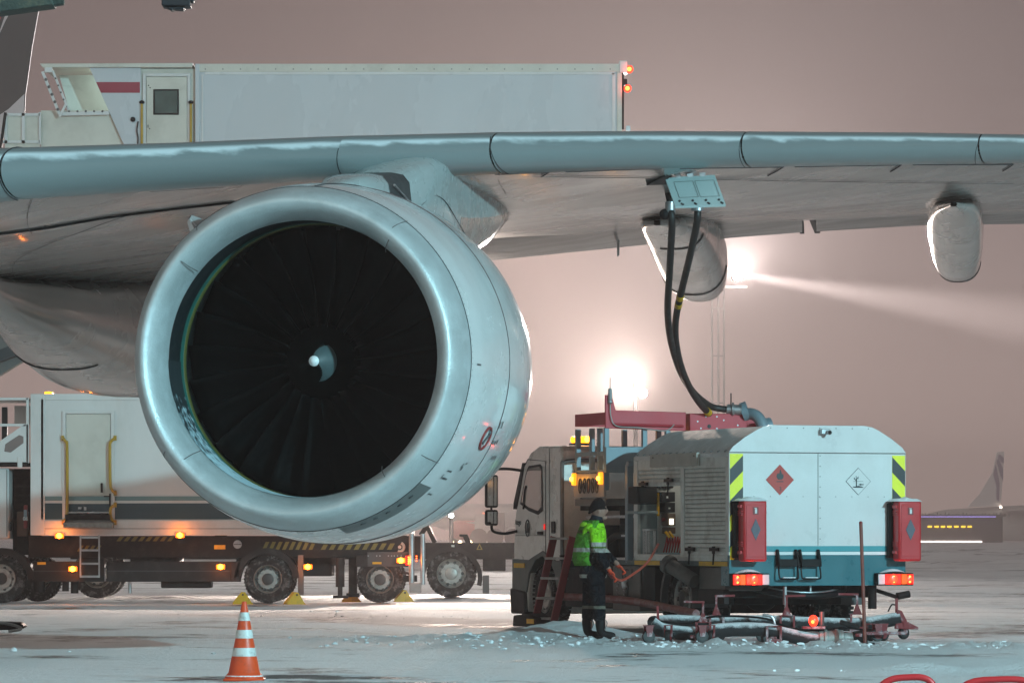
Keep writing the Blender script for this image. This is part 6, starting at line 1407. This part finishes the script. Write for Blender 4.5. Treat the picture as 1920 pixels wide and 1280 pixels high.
# rubber blocks and hoses on the snow by the front wheel
t_ = thing('ground_block', 'dark block and chock lying by the fuel truck front wheel', 'wheel chock', tw(-.35, 6.6, 0), TH)
MB().prism([(-.5, 0), (.6, 0), (.55, .16), (-.1, .2), (-.45, .14)], 'YZ', -.12, .12).build('block_body', darkm, t_, bevel=.02); MB().box(-.13, -.121, -.35, -.05, .05, .12).build('yellow_patch', yellow, t_)
t_ = thing('ground_block', 'small black chock ahead of the fuel truck front wheel', 'wheel chock', tw(.1, 7.95, 0), TH); MB().prism([(-.2, 0), (.2, 0), (.05, .2), (-.05, .2)], 'YZ', -.12, .12).build('block_body', black, t_, bevel=.02)

# ================================================================== distance
ghost = mat('far_white', (.55, .52, .5), .5, var=.1); ghostd = mat('far_dark', (.10, .085, .085), .6, var=.2)
# mast with the two floodlights
mm_ = thing('floodlight_mast', 'tall lattice mast faint in the haze with a glaring floodlight near its top', 'light mast', W(1346, HY, 190)); mm_.location.z = 0
mastp = mat('pale_mast', (.42, .36, .34), .6, var=.1)
for dx in (-.26, .02, .27): MB().cyl((dx, .1 * abs(dx), 0), (dx, .1 * abs(dx), 12.5), .05, n=8).build('mast_leg', mastp, mm_)
m_ = MB()
for k in range(6): m_.bar((-.26, 0, 1.0 + 2.1 * k), (.27, 0, 1.0 + 2.1 * k), .03, .05)
m_.build('mast_brace', mastp, mm_)
MB().box(-.4, 1.3, -.3, .3, 12.4, 12.5).build('mast_platform', mastp, mm_)
p2 = W(1383, 517, 189.5) - mm_.location
MB().ball(p2, .22, (1, .4, 1)).build('lamp_glass', hotw, mm_)
lamp('floodlight_beam', p2 + Vector((0, -.5, 0)), FL2, (1, .95, .93), mm_, .25, R(64), p2 + Vector((-4, -60, 14)), 1)
lamp('floodlight_side_beam', p2 + Vector((.4, 0, 0)), FL3, (1, .95, .93), mm_, .2, R(13), p2 + Vector((50, -8, -8.5)), 1)
m2 = thing('floodlight_mast', 'low floodlight mast glaring just above the red platform of the fuel truck', 'light mast', W(1192, HY, 190)); m2.location.z = 0
MB().cyl((0, .2, 0), (0, .2, 8.2), .1, n=10).build('mast_leg', ghostd, m2); p1 = W(1190, 737, 189.5) - m2.location; 
m_ = MB(); 
for dx in (-.35, 0.35): m_.ball(p1 + Vector((dx, 0, 0)), .2, (1, .4, 1))
m_.build('lamp_glass', hotw, m2)
lamp('floodlight_beam', p1 + Vector((0, -.5, 0)), FL1, (1, .90, .82), m2, .35, R(64), p1 + Vector((-14, -60, 12)), 1)
# low lamp behind the lowered truck that glares on the snow
m3 = thing('floodlight_mast', 'small bright work lamp close under the engine edge, far behind', 'light mast', W(846, HY, 101)); m3.location.z = 0
p3 = W(846, 966, 100.5) - m3.location; MB().cyl((0, .1, 0), (0, .1, p3.z), .05, n=8).build('mast_leg', ghostd, m3); MB().ball(p3, .05).build('lamp_glass', hotw, m3)
lamp('floodlight_beam', p3 + Vector((0, -.3, 0)), 9000, (1, .80, .68), m3, .1, R(150), p3 + Vector((0, -20, -4)), .6)

# far aircraft with red nacelle
fa = thing('distant_airliner', 'hazy distant airliner with a red engine behind the fuel truck cab', 'airliner', W(860, HY, 700)); fa.location.z = 0; k = 230 / F; fa.scale = (3.0435,) * 3; CZk = CZ * 0.3286
Zg = lambda py: CZk + (HY - py) * k
m_ = MB(); pod_rows = []
for t_, r_, z_ in ((-2.2, .05, 970), (-1.9, .35, 972), (-1.3, .62, 971), (-.3, .75, 970), (3.0, .75, 970)): pod_rows.append([Vector((t_ + .5, r_ * math.cos(a), Zg(z_) + r_ * math.sin(a))) for a in np.linspace(0, 2 * math.pi, 20, False)])
m_.grid(pod_rows, close=True).build('fuselage', ghost, fa)
m_ = MB(); m_.lathe([(-1.0, .38), (-.6, .52), (.4, .5), (.9, .3)], (.55, -1.2, Zg(993)), 'X', n=20).build('engine', mat('far_red', (.45, .12, .10), .5, var=.1), fa)
MB().bar((-1.6, -.8, Zg(985)), (1.0, -1.2, Zg(980)), .8, .12).build('wing', ghost, fa); MB().prism([(-.55, Zg(962)), (-.45, Zg(945)), (-.35, Zg(945)), (.05, Zg(960))], 'XZ', 0, .1).build('winglet', ghost, fa)
m_ = MB().cyl((-.2, -.6, 0), (-.2, -.6, 1.0), .08, n=8).ball((-.2, -.6, .25), .25, (1, .5, 1)).build('landing_gear', ghostd, fa)
MB().ball((1.35, -1.0, Zg(963)), .05).build('red_light', redg, fa)
# container van in the haze
fv = thing('distant_van', 'hazy pale box van standing beyond the gap before the fuel truck cab', 'box van', W(920, HY, 640)); fv.location.z = 0; k = 215 / F; fv.scale = (2.9767,) * 3; CZk = CZ * 0.3359
Zg = lambda py: CZk + (HY - py) * k
MB().box(-30 * k, 0, 0, 4, .5, Zg(962)).build('box_body', ghost, fv, bevel=.03); MB().box(0.02, 26 * k, .2, 4, .5, Zg(961)).build('rear_box', mat('far_grey', (.3, .27, .26), .6, var=.15), fv, bevel=.03); MB().box(28 * k, 52 * k, .2, 3, .4, Zg(985)).build('cab', ghost, fv, bevel=.2)
m_ = MB()
for x in (-22, 8, 42): m_.cyl((x * k, -.05, .45), (x * k, .3, .45), .45, n=16)
m_.build('wheel', ghostd, fv)
m_ = MB()
for x in (-72, -57, -38): m_.ball((x * k, -1, Zg(1016)), .09)
m_.build('ground_lamp', mat('warm_lamp', (1, .9, .7), .3, var=0, emit=(1, .75, .45), es=12), fv)
# right: far airliner tail and an added dark building carrying light trails as lit strips
ft = thing('distant_tail', 'hazy white airliner tail with violet swooshes standing far off at the right', 'airliner', W(1850, HY, 1700)); ft.location.z = 0; k = 420 / F; ft.scale = (4.0476,) * 3; CZk = CZ * 0.2471
Zg = lambda py: CZk + (HY - py) * k; Xg = lambda px: (px - 1850) * k
MB().prism([(Xg(1815), Zg(950)), (Xg(1838), Zg(925)), (Xg(1862), Zg(885)), (Xg(1870), Zg(847)), (Xg(1883), Zg(846)), (Xg(1880), Zg(900)), (Xg(1876), Zg(948))], 'XZ', 0, .6).build('tail_fin', mat('far_tail_white', (.75, .72, .72), .5, var=.03), ft)
vio = mat('far_violet', (.16, .11, .22), .5, var=.05)
for P in ([(1862, 890), (1867, 870), (1874, 905), (1873, 940), (1868, 935), (1868, 910)], [(1868, 864), (1872, 858), (1881, 880), (1881, 902), (1876, 892)], [(1871, 856), (1874, 851), (1882, 858), (1882, 868), (1877, 866)]):
    MB().prism([(Xg(a), Zg(b_)) for a, b_ in P], 'XZ', -.1, 0).build('tail_swoosh', vio, ft)
m_ = MB().lathe([(-9, .3), (-4, 1.6), (3, 2.0), (30, 2.1)], (0, 1.5, Zg(985)), 'X', n=24); m_.build('fuselage', ghost, ft); MB().ball((Xg(1876), -.2, Zg(950)), .16).build('tail_light', mat('far_lamp', (1, .9, .8), .3, var=0, emit=(1, .85, .7), es=6), ft)
MB().prism([(Xg(1872), Zg(956)), (Xg(1960), Zg(948)), (Xg(1960), Zg(951)), (Xg(1885), Zg(958))], 'XZ', -3, 0).build('tailplane', ghost, ft)
fb_ = thing('added_building', 'made-up low dark building far right carrying light trails as strips, with a yellow lamp row', 'building', W(1790, HY, 1150)); fb_.location.z = 0; k = 330 / F; fb_.scale = (3.4848,) * 3; CZk = CZ * 0.2870
Zg = lambda py: CZk + (HY - py) * k; Xg = lambda px: (px - 1790) * k
MB().box(Xg(1560), Xg(1880), 0, 8, 0, Zg(968)).build('wall', ghostd, fb_, bevel=.05); MB().box(Xg(1555), Xg(1885), -.4, 8, Zg(968), Zg(964)).build('roof', ghostd, fb_)
MB().box(Xg(1640), Xg(1866), -.5, -.4, Zg(969), Zg(967.6)).build('violet_light_trail', mat('violet_trail', (.5, .4, 1), .3, var=0, emit=(.42, .33, 1), es=1.4), fb_)  # streak of moving light built as a glowing strip
for px in (1650, 1719, 1743, 1756, 1768, 1780, 1793, 1806, 1818): MB().box(Xg(px - 4), Xg(px + 4), -.15, .0, Zg(988.5), Zg(985)).build('yellow_lamp', mat('yellow_lit', (1, .8, .05), .3, var=0, emit=(1, .62, .02), es=2.2), fb_, bevel=.02)
MB().box(Xg(1560), Xg(1841), -.15, -.0, Zg(1018), Zg(1013.5)).build('white_light_trail', mat('white_trail', (1, .95, .9), .3, var=0, emit=(1, .88, .78), es=6), fb_, bevel=.03)  # white light trail built as a glowing strip on the added wall
for i in range(22): pass
m_ = MB()
for i in range(26):
    x = Xg(1720 + i * 7 + random.uniform(-2, 2)); m_.box(x, x + .07, 2, 2.1, Zg(968), Zg(964 - random.uniform(1, 5)))
m_.build('roof_rail', ghostd, fb_)

# ================================================================== haze
hz = MB().box(-1150, 1150, -60, 2420, -1.2, 46).build('haze', [], None, flat=True)
hm = bpy.data.materials.new('haze'); hm.use_nodes = True; n = hm.node_tree.nodes; l = hm.node_tree.links; n.clear()
o_ = n.new('ShaderNodeOutputMaterial'); v_ = n.new('ShaderNodeVolumePrincipled'); v_.inputs['Color'].default_value = (1, .86, .83, 1)
v_.inputs['Density'].default_value = 0.0005; v_.inputs['Anisotropy'].default_value = 0.5; l.new(v_.outputs[0], o_.inputs['Volume'])
hz.data.materials.append(hm); tag(hz, 'thin blowing snow and fog glowing pink under the lights', None, kind='stuff')
